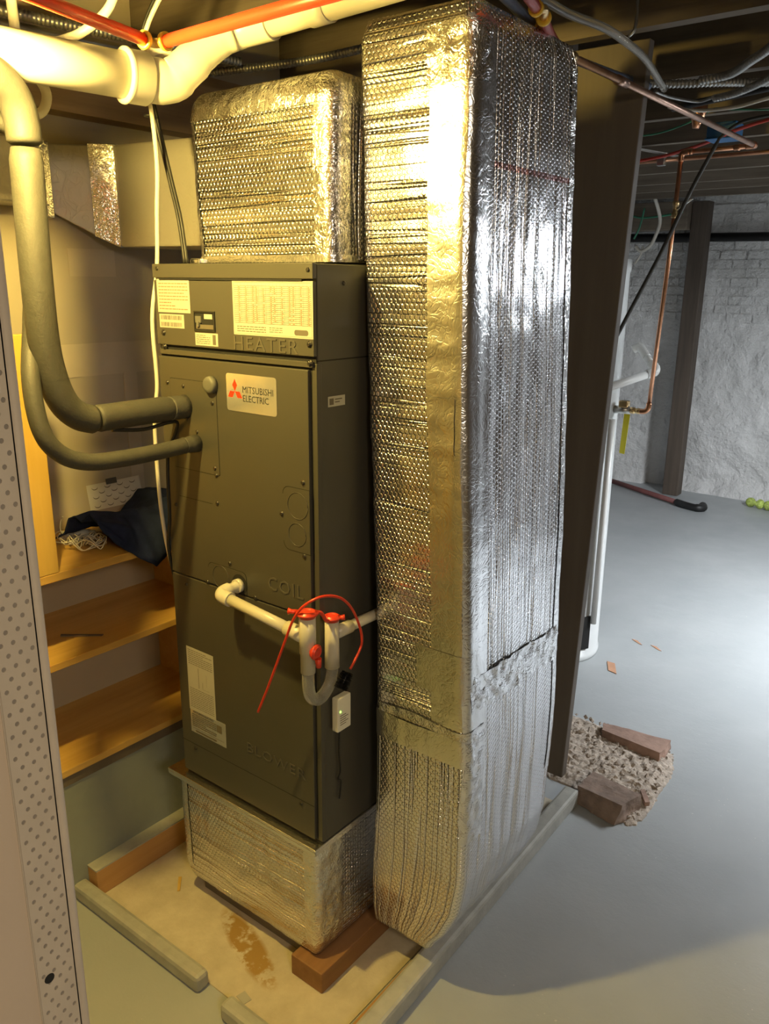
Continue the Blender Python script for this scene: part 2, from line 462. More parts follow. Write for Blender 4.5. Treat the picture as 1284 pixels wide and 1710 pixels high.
struct('wall_low', MB().box(-.92, -.79, -1.6, .60, 0, .385), M['lowwall'], bevel=.004)
struct('trim_2', MB().box(-1.128, -1.05, -.9, .9, 2.24, 2.42), M['joistlit'])
# ---- near corner: drywall end with a perforated metal bead
def corner_wall():
    x = .65; yc = -1.0
    wc = struct('wall_corner', MB().box(.53, x, -3.2, yc-.006, 0, 2.45), M['corner'])
    nose = MB().tube([(x-.0015, yc-.004, 0), (x-.0015, yc-.004, 2.45)], .0042, 12)
    struct('bead_nose', nose, M['bead'], wc)
    mb = MB(); hm = MB(); cell = .0088
    rows = int(1.55/cell); z0 = .62; xf = x+.0012
    cols = 3; yb = yc-.0075
    for r in range(rows):
        z = z0+r*cell; sh = cell*.5 if r % 2 else 0
        for c in range(cols):
            ya = yb-c*cell-sh-cell*.5
            R = cell*.19; base = len(mb.v)
            out = []
            for k in range(8):
                a = k*PI/4; ca, sa = math.cos(a), math.sin(a); m = max(abs(ca), abs(sa))
                out.append((xf, ya+ca/m*cell*.5, z+cell*.5+sa/m*cell*.5))
            inn = [(xf, ya+math.cos(k*PI/4)*R, z+cell*.5+math.sin(k*PI/4)*R*1.15) for k in range(8)]
            inn2 = [(x+.0002, p[1], p[2]) for p in inn]
            mb.v += out+inn+inn2
            for k in range(8):
                k2 = (k+1) % 8
                mb.f.append((base+k, base+k2, base+8+k2, base+8+k)); mb.sm.append(False)
                mb.f.append((base+8+k, base+8+k2, base+16+k2, base+16+k)); mb.sm.append(False)
            hb = len(hm.v); hm.v += [(x+.0003, p[1], p[2]) for p in inn]; hm.f.append(tuple(range(hb, hb+8))); hm.sm.append(False)
        if sh: mb.quad((xf, yb, z), (xf, yb-sh, z), (xf, yb-sh, z+cell), (xf, yb, z+cell))
        else: mb.quad((xf, yb-cols*cell, z), (xf, yb-cols*cell-cell*.5, z), (xf, yb-cols*cell-cell*.5, z+cell), (xf, yb-cols*cell, z+cell))
        # corner squares cut off by the octagon
    mb.box(x-.001, xf, yb-.001, yc-.002, z0-.6, z0+rows*cell+.3)
    mb.box(x-.001, xf-.0005, yb-(cols+.5)*cell-.001, yb-(cols+.5)*cell, z0, z0+rows*cell)
    struct('corner_bead', mb, M['bead'], wc, recalc=False)
    struct('bead_hole', hm, M['beadhole'], wc, recalc=False)
    nh = MB().turn((xf+.0001, yb-.022, 1.262), (1, 0, 0), [(0, .0042), (.0004, .0040)], 14)
    struct('nail_hole', nh, M['seam'], wc)
corner_wall()
# ---- back room: girder, post, pipe on the wall
tag(obj('wooden_post', MB().hexa([(-1.165, 5.78, 0), (-1.03, 5.78, 0), (-1.03, 5.90, 0), (-1.165, 5.90, 0)],
    [(-1.165, 5.78, 2.45), (-1.03, 5.78, 2.45), (-1.03, 5.90, 2.45), (-1.165, 5.90, 2.45)]), M['post'], bevel=.006),
    'dark square wooden post standing against the whitewashed back wall', 'post')
tag(obj('ceiling_girder', MB().box(-2.4, -1.17, 5.70, 5.86, 2.23, 2.449), M['joist'], bevel=.006),
    'short dark timber girder running left from the back post under the joists', 'beam')
tag(obj('wall_pipe', MB().tube([(-1.95, 5.99, 2.19), (3.4, 5.99, 2.13)], .035, 12), M['black']),
    'black horizontal pipe running along the back wall below the joists', 'pipe')

# ---- dark board at the end of the duct
tag(obj('upright_board', MB().hexa([(-.09, 1.15, .07), (.117, 1.15, .07), (.117, 1.185, .07), (-.09, 1.185, .07)],
    [(-.03, 1.15, 2.449), (.203, 1.15, 2.449), (.203, 1.185, 2.449), (-.03, 1.185, 2.449)]), M['darkwood'], bevel=.003),
    'wide dark brown upright board behind the tall foil duct, from sill to joists', 'board')

# ---- floor sills
def bar_between(name, a, b, w, h, mat, bev=.004, z0=0.0, parent=None):
    a, b = Vector(a), Vector(b); d = (b-a).normalized(); n = Vector((-d.y, d.x, 0))*w/2
    q = [a-n, b-n, b+n, a+n]
    return obj(name, MB().hexa([(p.x, p.y, z0) for p in q], [(p.x, p.y, z0+h) for p in q]), mat, parent, bevel=bev)
s = bar_between('floor_sill', (.222, -.9, 0), (.166, 1.135, 0), .055, .062, M['greywood'], .010)
tag(s, 'long grey painted wooden sill under the right side of the tall duct', 'sill', )
s = bar_between('floor_sill', (.155, -.30, 0), (.150, 1.10, 0), .034, .006, M['lumber'], .001, z0=.0)
s.name = 'lumber_strip'
tag(s, 'thin bare wood strip lying inside the long grey sill', 'strip')
s = bar_between('floor_sill', (-.80, -.218, 0), (-.235, -.212, 0), .044, .052, M['greywood'], .012)
tag(s, 'grey painted sill piece with a broken rounded end, in front of the raw concrete', 'sill')
s = bar_between('floor_sill', (-.135, -.225, 0), (.19, -.225, 0), .044, .052, M['greywood'], .012)
tag(s, 'short grey sill piece after the gap, at the bottom edge beside the corner of the pad', 'sill')
t = thing('wall_sill', 'bare pine sill with a grey painted top along the low left wall', 'sill', (-.765, 0, 0))
obj('plank', MB().box(-.789, -.742, -.19, .62, 0, .088), M['lumber'], t, bevel=.002)
obj('painted_top', MB().box(-.7895, -.7425, -.1905, .6205, .088, .0925), M['greywood'], t)

# ================================================================ FOIL WRAPPED DUCTS
def lerp_tab(tab, z):
    if z <= tab[0][0]: return tab[0][1]
    for (a, va), (b, vb) in zip(tab, tab[1:]):
        if z <= b: return va+(vb-va)*(z-a)/(b-a)
    return tab[-1][1]

def ring(xl, xr, yf, yb, rc, step):
    """points of a rounded rectangle seen from above, starting back-left going to front-left, front-right, back-right"""
    out = []; s = 0
    def seg(ax, ay, bx, by, nx, ny, face):
        nonlocal s
        L = math.hypot(bx-ax, by-ay); n = max(2, round(L/step))
        for i in range(n):
            t = i/n; out.append((ax+(bx-ax)*t, ay+(by-ay)*t, nx, ny, s+L*t, face))
        s += L
    def arc(cx, cy, a0, a1, face):
        nonlocal s
        n = 5
        for i in range(n):
            a = a0+(a1-a0)*i/n; out.append((cx+rc*math.cos(a), cy+rc*math.sin(a), math.cos(a), math.sin(a), s+rc*abs(a1-a0)*i/n, face))
        s += rc*abs(a1-a0)
    seg(xl, yb-rc, xl, yf+rc, -1, 0, 'L'); arc(xl+rc, yf+rc, PI, 1.5*PI, 'F')
    seg(xl+rc, yf, xr-rc, yf, 0, -1, 'F'); arc(xr-rc, yf+rc, 1.5*PI, 2*PI, 'R')
    seg(xr, yf+rc, xr, yb-rc, 1, 0, 'R'); arc(xr-rc, yb-rc, 0, .5*PI, 'B')
    seg(xr-rc, yb, xl+rc, yb, 0, 1, 'B'); arc(xl+rc, yb-rc, .5*PI, PI, 'L')
    return out

def wave(s, z, face, amp):
    k = noise.noise(Vector((s*9, z*7, 2)))*.6+noise.noise(Vector((s*24, z*20, 5)))*.3
    if face == 'F' and z > .78: k += .55*noise.noise(Vector((s*3, z*34, 8)))
    else: k += .5*noise.noise(Vector((s*38, z*2.5, 8)))
    return k*amp

def foil_wrap(name, shape, z0, z1, mat, parent, step=.008, zstep=.010, amp=.0035, vert_below=.78, vert_faces=('R', 'L', 'B'), ysplit=True):
    nz = max(2, round((z1-z0)/zstep)); mb = MB(); uvA = {}; uvB = {}
    mid = shape((z0+z1)/2); n = len(ring_cache(mid, step))
    for j in range(nz+1):
        z = z0+(z1-z0)*j/nz
        cur = shape(z)
        for i in range(n):
            x, y, nx, ny, s, face = ring_cache(mid, step)[i]
            # remap from the middle section to this one
            fx = (x-mid[0])/(mid[1]-mid[0]); fy = (y-mid[2])/(mid[3]-mid[2])
            X = cur[0]+(cur[1]-cur[0])*fx; Y = cur[2]+(cur[3]-cur[2])*fy
            d = wave(s, z, face, amp)
            mb.v.append((X+nx*d, Y+ny*d, z))
    L = ring_len(mid, step)
    for j in range(nz):
        for i in range(n):
            i2 = (i+1) % n
            a, b = j*n+i, j*n+i2
            fi = len(mb.f); mb.f.append((a, b, b+n, a+n)); mb.sm.append(True)
            face = ring_cache(mid, step)[i][5]; s0 = ring_cache(mid, step)[i][4]; s1 = ring_cache(mid, step)[i2][4] if i2 else L
            za = z0+(z1-z0)*j/nz; zb = z0+(z1-z0)*(j+1)/nz
            vert = face in vert_faces or za < vert_below
            for vi, ss, zz in ((a, s0, za), (b, s1, za), (b+n, s1, zb), (a+n, s0, zb)):
                uvA[(fi, vi)] = (zz, ss) if face == 'R' else (ss, zz)
                uvB[(fi, vi)] = (ss+3, zz) if vert else (zz, ss)
    for j, rev in ((0, True), (nz, False)):
        f = tuple(j*n+k for k in range(n)); f = f[::-1] if rev else f
        fi = len(mb.f); mb.f.append(f); mb.sm.append(False)
        for vi in f: uvA[(fi, vi)] = (mb.v[vi][0], mb.v[vi][1]); uvB[(fi, vi)] = (mb.v[vi][1], mb.v[vi][0])
    mb.uv = {'UVMap': uvA, 'crease': uvB}
    return obj(name, mb, mat, parent, recalc=False)
_rc = {}
def ring_cache(p, step):
    k = (p, step)
    if k not in _rc: _rc[k] = ring(*p, step)
    return _rc[k]
def ring_len(p, step):
    R = ring_cache(p, step); a, b = R[-1], R[0]
    return R[-1][4]+math.hypot(a[0]-b[0], a[1]-b[1])

def tape_patch(name, shape, mid, s0, s1, z0, z1, mat, parent, amp=.0035, off=.0018, rag=0, step=.008, seed=0, z_slope=0, extra=0.0):
    """a strip of foil tape lying on the wrap between perimeter positions s0..s1"""
    R = ring_cache(mid, step); n = max(2, round((s1-s0)/.008)); nz = max(2, round((z1-z0)/.010)); mb = MB()
    def at(s, z):
        for a, b in zip(R, R[1:]):
            if a[4] <= s <= b[4]:
                t = (s-a[4])/max(1e-9, b[4]-a[4]); x, y = a[0]+(b[0]-a[0])*t, a[1]+(b[1]-a[1])*t
                nv = Vector((a[2]+(b[2]-a[2])*t, a[3]+(b[3]-a[3])*t)).normalized(); face = a[5]; break
        else: x, y, nv, face = R[-1][0], R[-1][1], Vector((R[-1][2], R[-1][3])), R[-1][5]
        cur = shape(z); X = cur[0]+(cur[1]-cur[0])*(x-mid[0])/(mid[1]-mid[0]); Y = cur[2]+(cur[3]-cur[2])*(y-mid[2])/(mid[3]-mid[2])
        d = wave(s, z, face, amp)+off+extra*noise.noise(Vector((s*45, z*45, 3)))
        return (X+nv.x*d, Y+nv.y*d, z)
    for j in range(nz+1):
        for i in range(n+1):
            s = s0+(s1-s0)*i/n; z = z0+(z1-z0)*j/nz+z_slope*(s-s0)
            if rag:
                if i in (0, n): s += rag*noise.noise(Vector((z*6, seed+i, 0)))
                if j in (0, nz): z += rag*noise.noise(Vector((s*8, seed+j, 4)))
            mb.v.append(at(s, z))
    for j in range(nz):
        for i in range(n):
            a = j*(n+1)+i; mb.f.append((a, a+1, a+n+2, a+n+1)); mb.sm.append(True)
    return obj(name, mb, mat, parent, recalc=False)

# ---- tall return duct
XL = [(.1, .030), (.57, .049), (1.06, .043), (1.49, .020), (1.80, .006), (2.3, -.010)]
XR = [(.115, .215), (.15, .232), (.2, .268), (.28, .305), (.38, .322), (.69, .322), (1.13, .303), (1.52, .283), (1.82, .274), (2.3, .273)]
YB = [(.115, .52), (.2, .56), (.3, .585), (.58, .60), (.9, .61), (1.13, .62), (1.5, .63), (1.9, .61), (2.3, .58)]
YF = [(.115, .165), (.17, .15), (.25, .141), (2.3, .140)]
def duct_shape(z):
    sh = .010*max(0, (z-2.26)/.04)
    return (lerp_tab(XL, z)+sh, lerp_tab(XR, z)-sh, lerp_tab(YF, z)+sh, lerp_tab(YB, z)-sh, .022)
Z0, Z1 = .115, 2.298
mid = duct_shape((Z0+Z1)/2)
duct = thing('return_duct', 'tall duct wrapped in bubble foil, right of the grey air handler', 'duct', (.16, .37, Z0))
foil_wrap('foil_wrap', duct_shape, Z0, Z1, M['foil'], duct)
Lleft = (mid[3]-mid[2]-2*.022); arcL = .022*PI/2; Lf = mid[1]-mid[0]-2*.022
sF0 = Lleft; sFR = Lleft+arcL+Lf; sR0 = sFR+arcL      # front starts, front-right arc starts, right starts
Lr = Lleft; sR1 = sR0+Lr
tape_patch('corner_tape', duct_shape, mid, sFR-.072, sFR+.012, .80, 2.26, M['tape'], duct, rag=.006, seed=1, off=.002)
tape_patch('corner_tape', duct_shape, mid, sFR+.010, sR0+.062, .62, 2.27, M['tape'], duct, rag=.006, seed=2, off=.0032)
tape_patch('edge_tape', duct_shape, mid, sR1-.020, sR1+.03, .50, 2.25, M['tapecr'], duct, rag=.006, seed=3, off=.002)
tape_patch('seam_tape', duct_shape, mid, sF0+.012, sFR+.02, .705, .775, M['tape'], duct, rag=.006, seed=4, off=.0035)
tape_patch('seam_tape', duct_shape, mid, sF0+.03, sFR+.022, .778, .800, M['tapecr'], duct, rag=.006, seed=5, off=.005, extra=.004)
tape_patch('seam_tape', duct_shape, mid, sFR-.115, sFR+.016, .88, .985, M['tape'], duct, rag=.005, seed=6, off=.004)
tape_patch('seam_tape', duct_shape, mid, sR0+.0, sR1+.0, .84, .93, M['tapecr'], duct, rag=.014, seed=7, off=.004, extra=.007, z_slope=-.03)
tape_patch('corner_tape', duct_shape, mid, sFR+.012, sR0+.05, .50, .80, M['tapecr'], duct, rag=.01, seed=8, off=.004, extra=.004)
tape_patch('top_tape', duct_shape, mid, sFR-.075, sR0+.04, 2.16, 2.262, M['tapecr'], duct, rag=.008, seed=9, off=.005, extra=.005)
tape_patch('patch_tape', duct_shape, mid, sFR-.068, sFR-.004, 1.44, 1.56, M['tape'], duct, rag=.003, seed=10, off=.0042)

# ---- supply plenum on top of the air handler
def plen_shape(z):
    t = (z-1.835)/(2.205-1.835); sh = .0
    if z > 2.16: sh = .018*((z-2.16)/.045)**2
    b = .012*math.sin(PI*max(0, min(1, t)))
    return (-.455-.02*t+sh, -.022+.004*t-sh, .078-b*.3+sh, .52, .022)
pl = thing('supply_plenum', 'square foil wrapped plenum standing on top of the air handler', 'duct', (-.24, .3, 1.83))
foil_wrap('foil_wrap', plen_shape, 1.832, 2.208, M['foil2'], pl, vert_faces=('R', 'L', 'B'), vert_below=0)
mp = plen_shape((1.832+2.208)/2)
lf = mp[3]-mp[2]-.044; fr = lf+arcL+(mp[1]-mp[0]-.044)
tape_patch('corner_tape', plen_shape, mp, fr-.03, fr+arcL+.03, 1.834, 2.19, M['tapecr'], pl, rag=.004, seed=11, off=.002)
tape_patch('top_tape', plen_shape, mp, lf-.02, fr+.09, 2.145, 2.205, M['tapecr'], pl, rag=.006, seed=12, off=.003, extra=.003)
tape_patch('corner_tape', plen_shape, mp, lf-.03, lf+.035, 1.834, 2.18, M['tapecr'], pl, rag=.004, seed=13, off=.002)
tape_patch('bottom_tape', plen_shape, mp, lf-.02, fr+.09, 1.833, 1.848, M['tape'], pl, rag=.002, seed=14, off=.005)
obj('foil_tab', MB().box(-.472, -.435, .060, .085, 1.829, 1.843), M['tape'], pl, bevel=.004)

# ---- base plenum under the air handler
def base_shape(z):
    t = (z-.068)/(.425-.068)
    sh = .014*max(0, 1-t*5)**2
    return (-.548+sh, -.012-sh-.004*(1-t), -.016+sh+.006*(1-t), .50, .016)
bpn = thing('base_plenum', 'low foil wrapped box carrying the air handler above the floor', 'duct', (-.28, .25, .066))
foil_wrap('foil_wrap', base_shape, .068, .4305, M['foil2'], bpn, vert_faces=('L', 'B'), vert_below=0)
mb_ = base_shape((.068+.4305)/2)
lfb = mb_[3]-mb_[2]-.032; frb = lfb+.016*PI/2+(mb_[1]-mb_[0]-.032)
tape_patch('corner_tape', base_shape, mb_, frb-.025, frb+.11, .09, .425, M['tapecr'], bpn, rag=.006, seed=21, off=.002, extra=.003)
tape_patch('corner_tape', base_shape, mb_, lfb-.02, lfb+.045, .12, .425, M['tapecr'], bpn, rag=.006, seed=22, off=.002)
rim = MB().box(-.572, .004, -.034, .53, .4315, .4385)
rim.box(-.572, .004, -.034, -.030, .420, .4315).box(.001, .004, -.034, .13, .420, .4315)
obj('metal_rim', rim, M['tape'], bpn, bevel=.0015)
# blocks carrying the base
tag(obj('wood_block', MB().box(-.092, .018, -.032, .30, .003, .066), M['block'], bevel=.003), 'reddish brown wood block under the near corner of the foil base', 'block')
tag(obj('wood_block', MB().box(-.525, -.10, .035, .13, .003, .064), M['darkwood'], bevel=.003), 'dark lumber lying in shadow under the front edge of the foil base', 'block')
tag(obj('wood_block', MB().box(.02, .17, .32, .42, .003, .112), M['darkwood'], bevel=.003), 'dark block in shadow under the tall duct', 'block')

# ================================================================ AIR HANDLER
ah = thing('air_handler', 'tall charcoal sheet-metal air handler with paper labels on its front', 'air handler', (-.262, .27, .4385))
body = MB().box(-.5239, 0, 0, .549, .4385, 1.828)
obj('cabinet', body, M['cab'], ah, bevel=.003)
obj('corner_post', MB().box(-.012, .0015, -.004, .012, .445, 1.625), M['cab'], ah, bevel=.0015)
hp = obj('heater_panel', MB().box(-.5235, -.0005, -.010, -.0005, 1.640, 1.792), M['cab'], ah, bevel=.0015)
obj('top_rail', MB().box(-.5245, .0005, -.012, 0, 1.797, 1.829), M['cab'], ah, bevel=.0015)
obj('rail_lip', MB().box(-.5, -.03, -.0125, -.010, 1.7925, 1.7965), M['seam'], ah)
cp = obj('coil_panel', MB().box(-.5215, -.017, -.012, -.0005, 1.047, 1.612), M['cab'], ah, bevel=.002)
bl = obj('blower_panel', MB().box(-.5215, -.017, -.012, -.0005, .447, 1.043), M['cab'], ah, bevel=.002)
obj('panel_gap', MB().box(-.522, -.0005, -.0025, -.0004, 1.612, 1.640), M['seam'], ah)
obj('panel_gap', MB().box(-.0172, -.0122, -.0030, -.0004, .447, 1.612), M['seam'], ah)
obj('middle_rail', MB().box(-.516, -.006, -.0105, -.001, 1.617, 1.629), M['cab'], ah, bevel=.001)
obj('side_seam', MB().box(-.0005, .0006, 0, .548, 1.629, 1.632), M['seam'], ah)
obj('lower_seam', MB().box(-.5214, -.0172, -.0123, -.012, .5425, .5440), M['seam'], ah)
FY = -.0122
def groove(pts, w=.0016, parent=cp, name='panel_outline', closed=False):
    mb = MB(); P = [Vector((x, 0, z)) for x, z in pts]
    if closed: P.append(P[0])
    for a, b in zip(P, P[1:]):
        d = (b-a).normalized(); n = Vector((-d.z, 0, d.x))*w/2; a2, b2 = a-d*w*.4, b+d*w*.4
        mb.quad((a2.x-n.x, FY-.0002, a2.z-n.z), (b2.x-n.x, FY-.0002, b2.z-n.z), (b2.x+n.x, FY-.0002, b2.z+n.z), (a2.x+n.x, FY-.0002, a2.z+n.z))
    return obj(name, mb, M['seam'], parent)
def rr(x0, x1, z0, z1, r, corners=(1, 1, 1, 1)):
    out = []
    for (cx, cz, a0), on in zip(((x0+r, z0+r, PI), (x1-r, z0+r, 1.5*PI), (x1-r, z1-r, 0), (x0+r, z1-r, .5*PI)), corners):
        if on: out += [(cx+r*math.cos(a0+k*PI/8), cz+r*math.sin(a0+k*PI/8)) for k in range(5)]
        else:
            sx = -1 if math.cos(a0+PI/4) < 0 else 1; sz = -1 if math.sin(a0+PI/4) < 0 else 1
            out.append((cx+r*sx, cz+r*sz))
    return out
def circ(cx, cz, r, a0=0, a1=2*PI, n=28): return [(cx+r*math.cos(a0+(a1-a0)*k/n), cz+r*math.sin(a0+(a1-a0)*k/n)) for k in range(n+1)]
def plate(name, outline, y, th, mat, parent):
    mb = MB(); n = len(outline)
    mb.v += [(x, y, z) for x, z in outline]+[(x, y-th, z) for x, z in outline]
    mb.f.append(tuple(range(n))[::-1]); mb.f.append(tuple(range(n, 2*n))); mb.sm += [False, False]
    for k in range(n): mb.f.append((k, (k+1) % n, n+(k+1) % n, n+k)); mb.sm.append(False)
    return obj(name, mb, mat, parent)
plate('refrigerant_plate', rr(-.480, -.312, 1.338, 1.560, .004), FY+.0002, .0012, M['cab'], ah); groove(rr(-.4805, -.3115, 1.3375, 1.5605, .004), closed=True)
groove([(-.47, 1.262), (-.37, 1.262), (-.345, 1.262)], .0012)
kp = plate('knockout_plate', rr(-.0985, -.0172, 1.200, 1.348, .018, (1, 0, 0, 1)), FY+.0002, .0010, M['cab'], ah)
groove(rr(-.0995, -.0172, 1.1995, 1.3485, .018, (1, 0, 0, 1)), .0022, kp)
def ridge_ring(cx, cz, r, parent, name='knockout_ring', a0=0, a1=2*PI):
    obj(name, MB().tube([(x, FY-.0012, z) for x, z in circ(cx, cz, r, a0, a1)], .0009, 6), M['cab'], parent)
ridge_ring(-.053, 1.308, .031, kp); ridge_ring(-.056, 1.240, .027, kp)
dp = plate('drain_plate', rr(-.372, -.232, 1.010+.04, 1.105, .015, (0, 0, 1, 1)), FY+.0002, .0010, M['cab'], ah)
groove(rr(-.3725, -.2315, 1.0485, 1.1055, .015, (0, 0, 1, 1)), .002, dp)
ridge_ring(-.325, 1.075, .030, dp)
obj('drain_opening', MB().turn((-.256, FY-.0011, 1.072), (0, -1, 0), [(0, .026), (.0006, .026)], 24), M['seam'], dp)
# screws
sc_src = obj('screw', MB().turn((0, 0, 0), (0, -1, 0), [(0, .0085), (.0016, .0082), (.0018, .0052), (.0055, .0050), (.0065, .0035)], 6), M['seam'], None)
sc_me = sc_src.data; bpy.data.objects.remove(sc_src)
sc_me.materials.clear(); sc_me.materials.append(plain('dark_screw', (.035, .032, .028), .3, .3))
for x, z in ((-.505, 1.815), (-.012, 1.812), (-.497, 1.665), (-.012, 1.662), (-.497, 1.632), (-.012, 1.623), (-.492, 1.545), (-.431, 1.541),
             (-.326, 1.509), (-.424, 1.462), (-.388, 1.433), (-.328, 1.351), (-.324, 1.334), (-.326, 1.264), (-.488, 1.232), (-.290, 1.116),
             (-.378, 1.046), (-.203, 1.047), (-.104, 1.278), (-.036, 1.361), (-.036, 1.190), (-.465, 1.018), (-.467, .527), (-.061, .530)):
    o = bpy.data.objects.new('screw', sc_me); COL.objects.link(o); o.parent = ah
    o.location = Vector((x, FY-.0005 if z < 1.615 else FY+.0002, z-.004))-rootloc(ah)
sd = bpy.data.objects.new('screw', sc_me); COL.objects.link(sd); sd.parent = ah; sd.rotation_euler = (0, 0, PI/2); sd.location = Vector((.0002, .085, 1.782))-rootloc(ah)
obj('round_plug', MB().turn((-.325, FY, 1.556), (0, -1, 0), [(0, .021), (.010, .020), (.014, .0175), (.015, .010)], 24), M['knob'], ah)
# embossed words
for wd, x0, x1, z0, z1 in (('HEATER', -.244, -.045, 1.643, 1.672), ('COIL', -.155, -.040, 1.085, 1.118), ('BLOWER', -.253, -.045, .606, .634)):
    y = -.0100 if wd == 'HEATER' else FY
    text('embossed_word', wd, M['emboss'], ah, (x0, y, z0), (1, 0, 0), (0, 0, 1), x1-x0, z1-z0, .0016, bold=.0, spacing=1.15)
# labels
def label(name, x0, x1, z0, z1, y, mat, th=.0005, parent=ah): return obj(name, MB().box(x0, x1, y-th, y, z0, z1), mat, parent)
def printed(lab, boxes, mat, y):
    mb = MB()
    for x0, x1, z0, z1 in boxes: mb.quad((x0, y, z0), (x1, y, z0), (x1, y, z1), (x0, y, z1))
    return obj('print', mb, mat, lab, recalc=False)
def lines(x0, x1, z0, z1, n, fill=.4, words=True):
    out = []; dz = (z1-z0)/n
    for k in range(n):
        z = z1-(k+.7)*dz; x = x0; e = x1 if random.random() < .75 else x0+(x1-x0)*random.uniform(.4, .9)
        while x < e-.001:
            wd = random.uniform(.006, .014); out.append((x, min(e, x+wd), z, z+dz*fill)); x += wd+.0015
    return out
HY = -.0100
l = label('warning_label', -.5125, -.392, 1.717, 1.794, HY, M['paper'])
printed(l, lines(-.506, -.398, 1.722, 1.788, 9, .32), M['pinkink'], HY-.0007)
l = label('barcode_label', -.5095, -.417, 1.681, 1.713, HY, M['paper'])
bars = []
for zz in (1.700, 1.684):
    x = -.503
    while x < -.424:
        wd = random.choice((.0008, .0014, .0022)); bars.append((x, x+wd, zz, zz+.010)); x += wd+random.choice((.0010, .0018))
printed(l, bars, M['ink'], HY-.0007)
l = label('data_table_label', -.2435, -.001, 1.676, 1.7925, HY, M['paper'])
bx = []; tx0, tx1, tz0, tz1 = -.238, -.006, 1.702, 1.781
for k in range(20): z = tz0+(tz1-tz0)*k/19; bx.append((tx0, tx1, z, z+.0009))
for k in range(22): x = tx0+(tx1-tx0)*k/21; bx.append((x, x+.0005, tz0, tz1+.006))
bx += [(tx0, tx1, tz1+.0075, tz1+.0080), (-.2400, -.0045, 1.6785, 1.679), (-.2400, -.2395, 1.6785, 1.790), (-.005, -.0045, 1.6785, 1.790), (-.24, -.0045, 1.7895, 1.790)]
printed(l, bx+lines(-.232, -.14, 1.682, 1.697, 3, .35)+lines(-.13, -.09, 1.684, 1.697, 3, .3), M['ink'], HY-.0007)
pb = []
for c in (1, 3, 5, 6, 8, 10, 11, 13, 15, 16, 18, 20):
    x = tx0+(tx1-tx0)*c/21
    for k in range(19):
        if random.random() < .9: z = tz0+(tz1-tz0)*k/19; pb.append((x+.0025, x+random.uniform(.006, .009), z+.0015, z+.0034))
printed(l, pb, M['pinkink'], HY-.0008)
plate('badge', rr(-.055, -.015, 1.682, 1.6935, .005), HY-.0006, .0003, M['ink'], l)
# breaker window
bw = obj('breaker_window', MB().box(-.378, -.306, HY-.0008, HY, 1.679, 1.722), M['seam'], ah)
obj('frame', MB().box(-.3785, -.3055, HY-.0030, HY, 1.7200, 1.7235).box(-.3785, -.3055, HY-.003, HY, 1.6775, 1.681).box(-.3785, -.3755, HY-.003, HY, 1.681, 1.72).box(-.3085, -.3055, HY-.003, HY, 1.681, 1.72), M['black'], bw)
obj('sticker', MB().box(-.343, -.315, HY-.0014, HY-.0009, 1.706, 1.717), M['paper'], bw)
obj('lever', MB().box(-.372, -.352, HY-.004, HY-.0009, 1.697, 1.712).box(-.366, -.358, HY-.006, HY-.0009, 1.688, 1.700), M['knob'], bw)
obj('rating_plate', MB().box(-.372, -.312, HY-.0014, HY-.0009, 1.683, 1.693), M['ink'], bw)
l = label('small_label', -.3785, -.299, 1.645, 1.674, HY, M['paper'])
printed(l, lines(-.375, -.325, 1.648, 1.671, 5, .32)+[(-.317, -.306, 1.648, 1.671)], M['ink'], HY-.0007)
# maker's badge
lg = plate('maker_plate', rr(-.274, -.111, 1.502, 1.588, .007), FY, .0008, M['silver'], ah)
text('lettering', 'MITSUBISHI', M['inkblack'], lg, (-.2195, FY-.0010, 1.5465), (1, 0, 0), (0, 0, 1), .0985, .0150, 0)
text('lettering', 'ELECTRIC', M['inkblack'], lg, (-.2190, FY-.0010, 1.5265), (1, 0, 0), (0, 0, 1), .083, .0150, 0)
cx, cz, a = -.2455, 1.5475, .0165; mb = MB()
for k in range(3):
    th = PI/2+k*2*PI/3; d1 = Vector((math.cos(th-PI/6), math.sin(th-PI/6)))*a; d2 = Vector((math.cos(th+PI/6), math.sin(th+PI/6)))*a
    P = [(0, 0), d1, d1+d2, d2]; mb.quad(*[(cx+p[0]*.98, FY-.0010, cz+p[1]) for p in P])
obj('diamond_mark', mb, M['logored'], lg, recalc=False)
# side label, blower labels
sl = obj('side_label', MB().box(.0001, .0007, .032, .088, 1.530, 1.5525), M['paper'], ah)
mb = MB(); 
for y0, y1, z0, z1 in ((.036, .050, 1.534, 1.548), (.054, .078, 1.544, 1.5465), (.054, .070, 1.538, 1.5405)): mb.quad((.0009, y0, z0), (.0009, y1, z0), (.0009, y1, z1), (.0009, y0, z1))
obj('print', mb, M['ink'], sl, recalc=False)
l = label('instruction_label', -.482, -.373, .651, .841, FY, M['paper'])
printed(l, lines(-.476, -.379, .790, .836, 8, .28)+lines(-.476, -.379, .660, .722, 11, .28)+[(-.4375, -.436, .726, .786), (-.4215, -.4205, .728, .748), (-.4215, -.395, .728, .7285), (-.405, -.4044, .74, .775)], M['ink'], FY-.0007)
l = label('rating_label', -.4805, -.336, .582, .654, FY+.0002, M['silver'])
printed(l, lines(-.474, -.374, .600, .641, 7, .5)+[(-.474, -.345, .5955, .5962), (-.372, -.352, .618, .640), (-.462, -.375, .586, .591)], M['ink'], FY-.0007)
qr = [(-.357+.001*i*1.3, -.357+.001*i*1.3+.0013, .5895+.0013*j, .5895+.0013*j+.0013) for i in range(0) for j in range(0)]
text('lettering', 'MITSUBISHI ELECTRIC', M['inkblack'], l, (-.468, FY-.0009, .6435), (1, 0, 0), (0, 0, 1), .085, .006, 0)
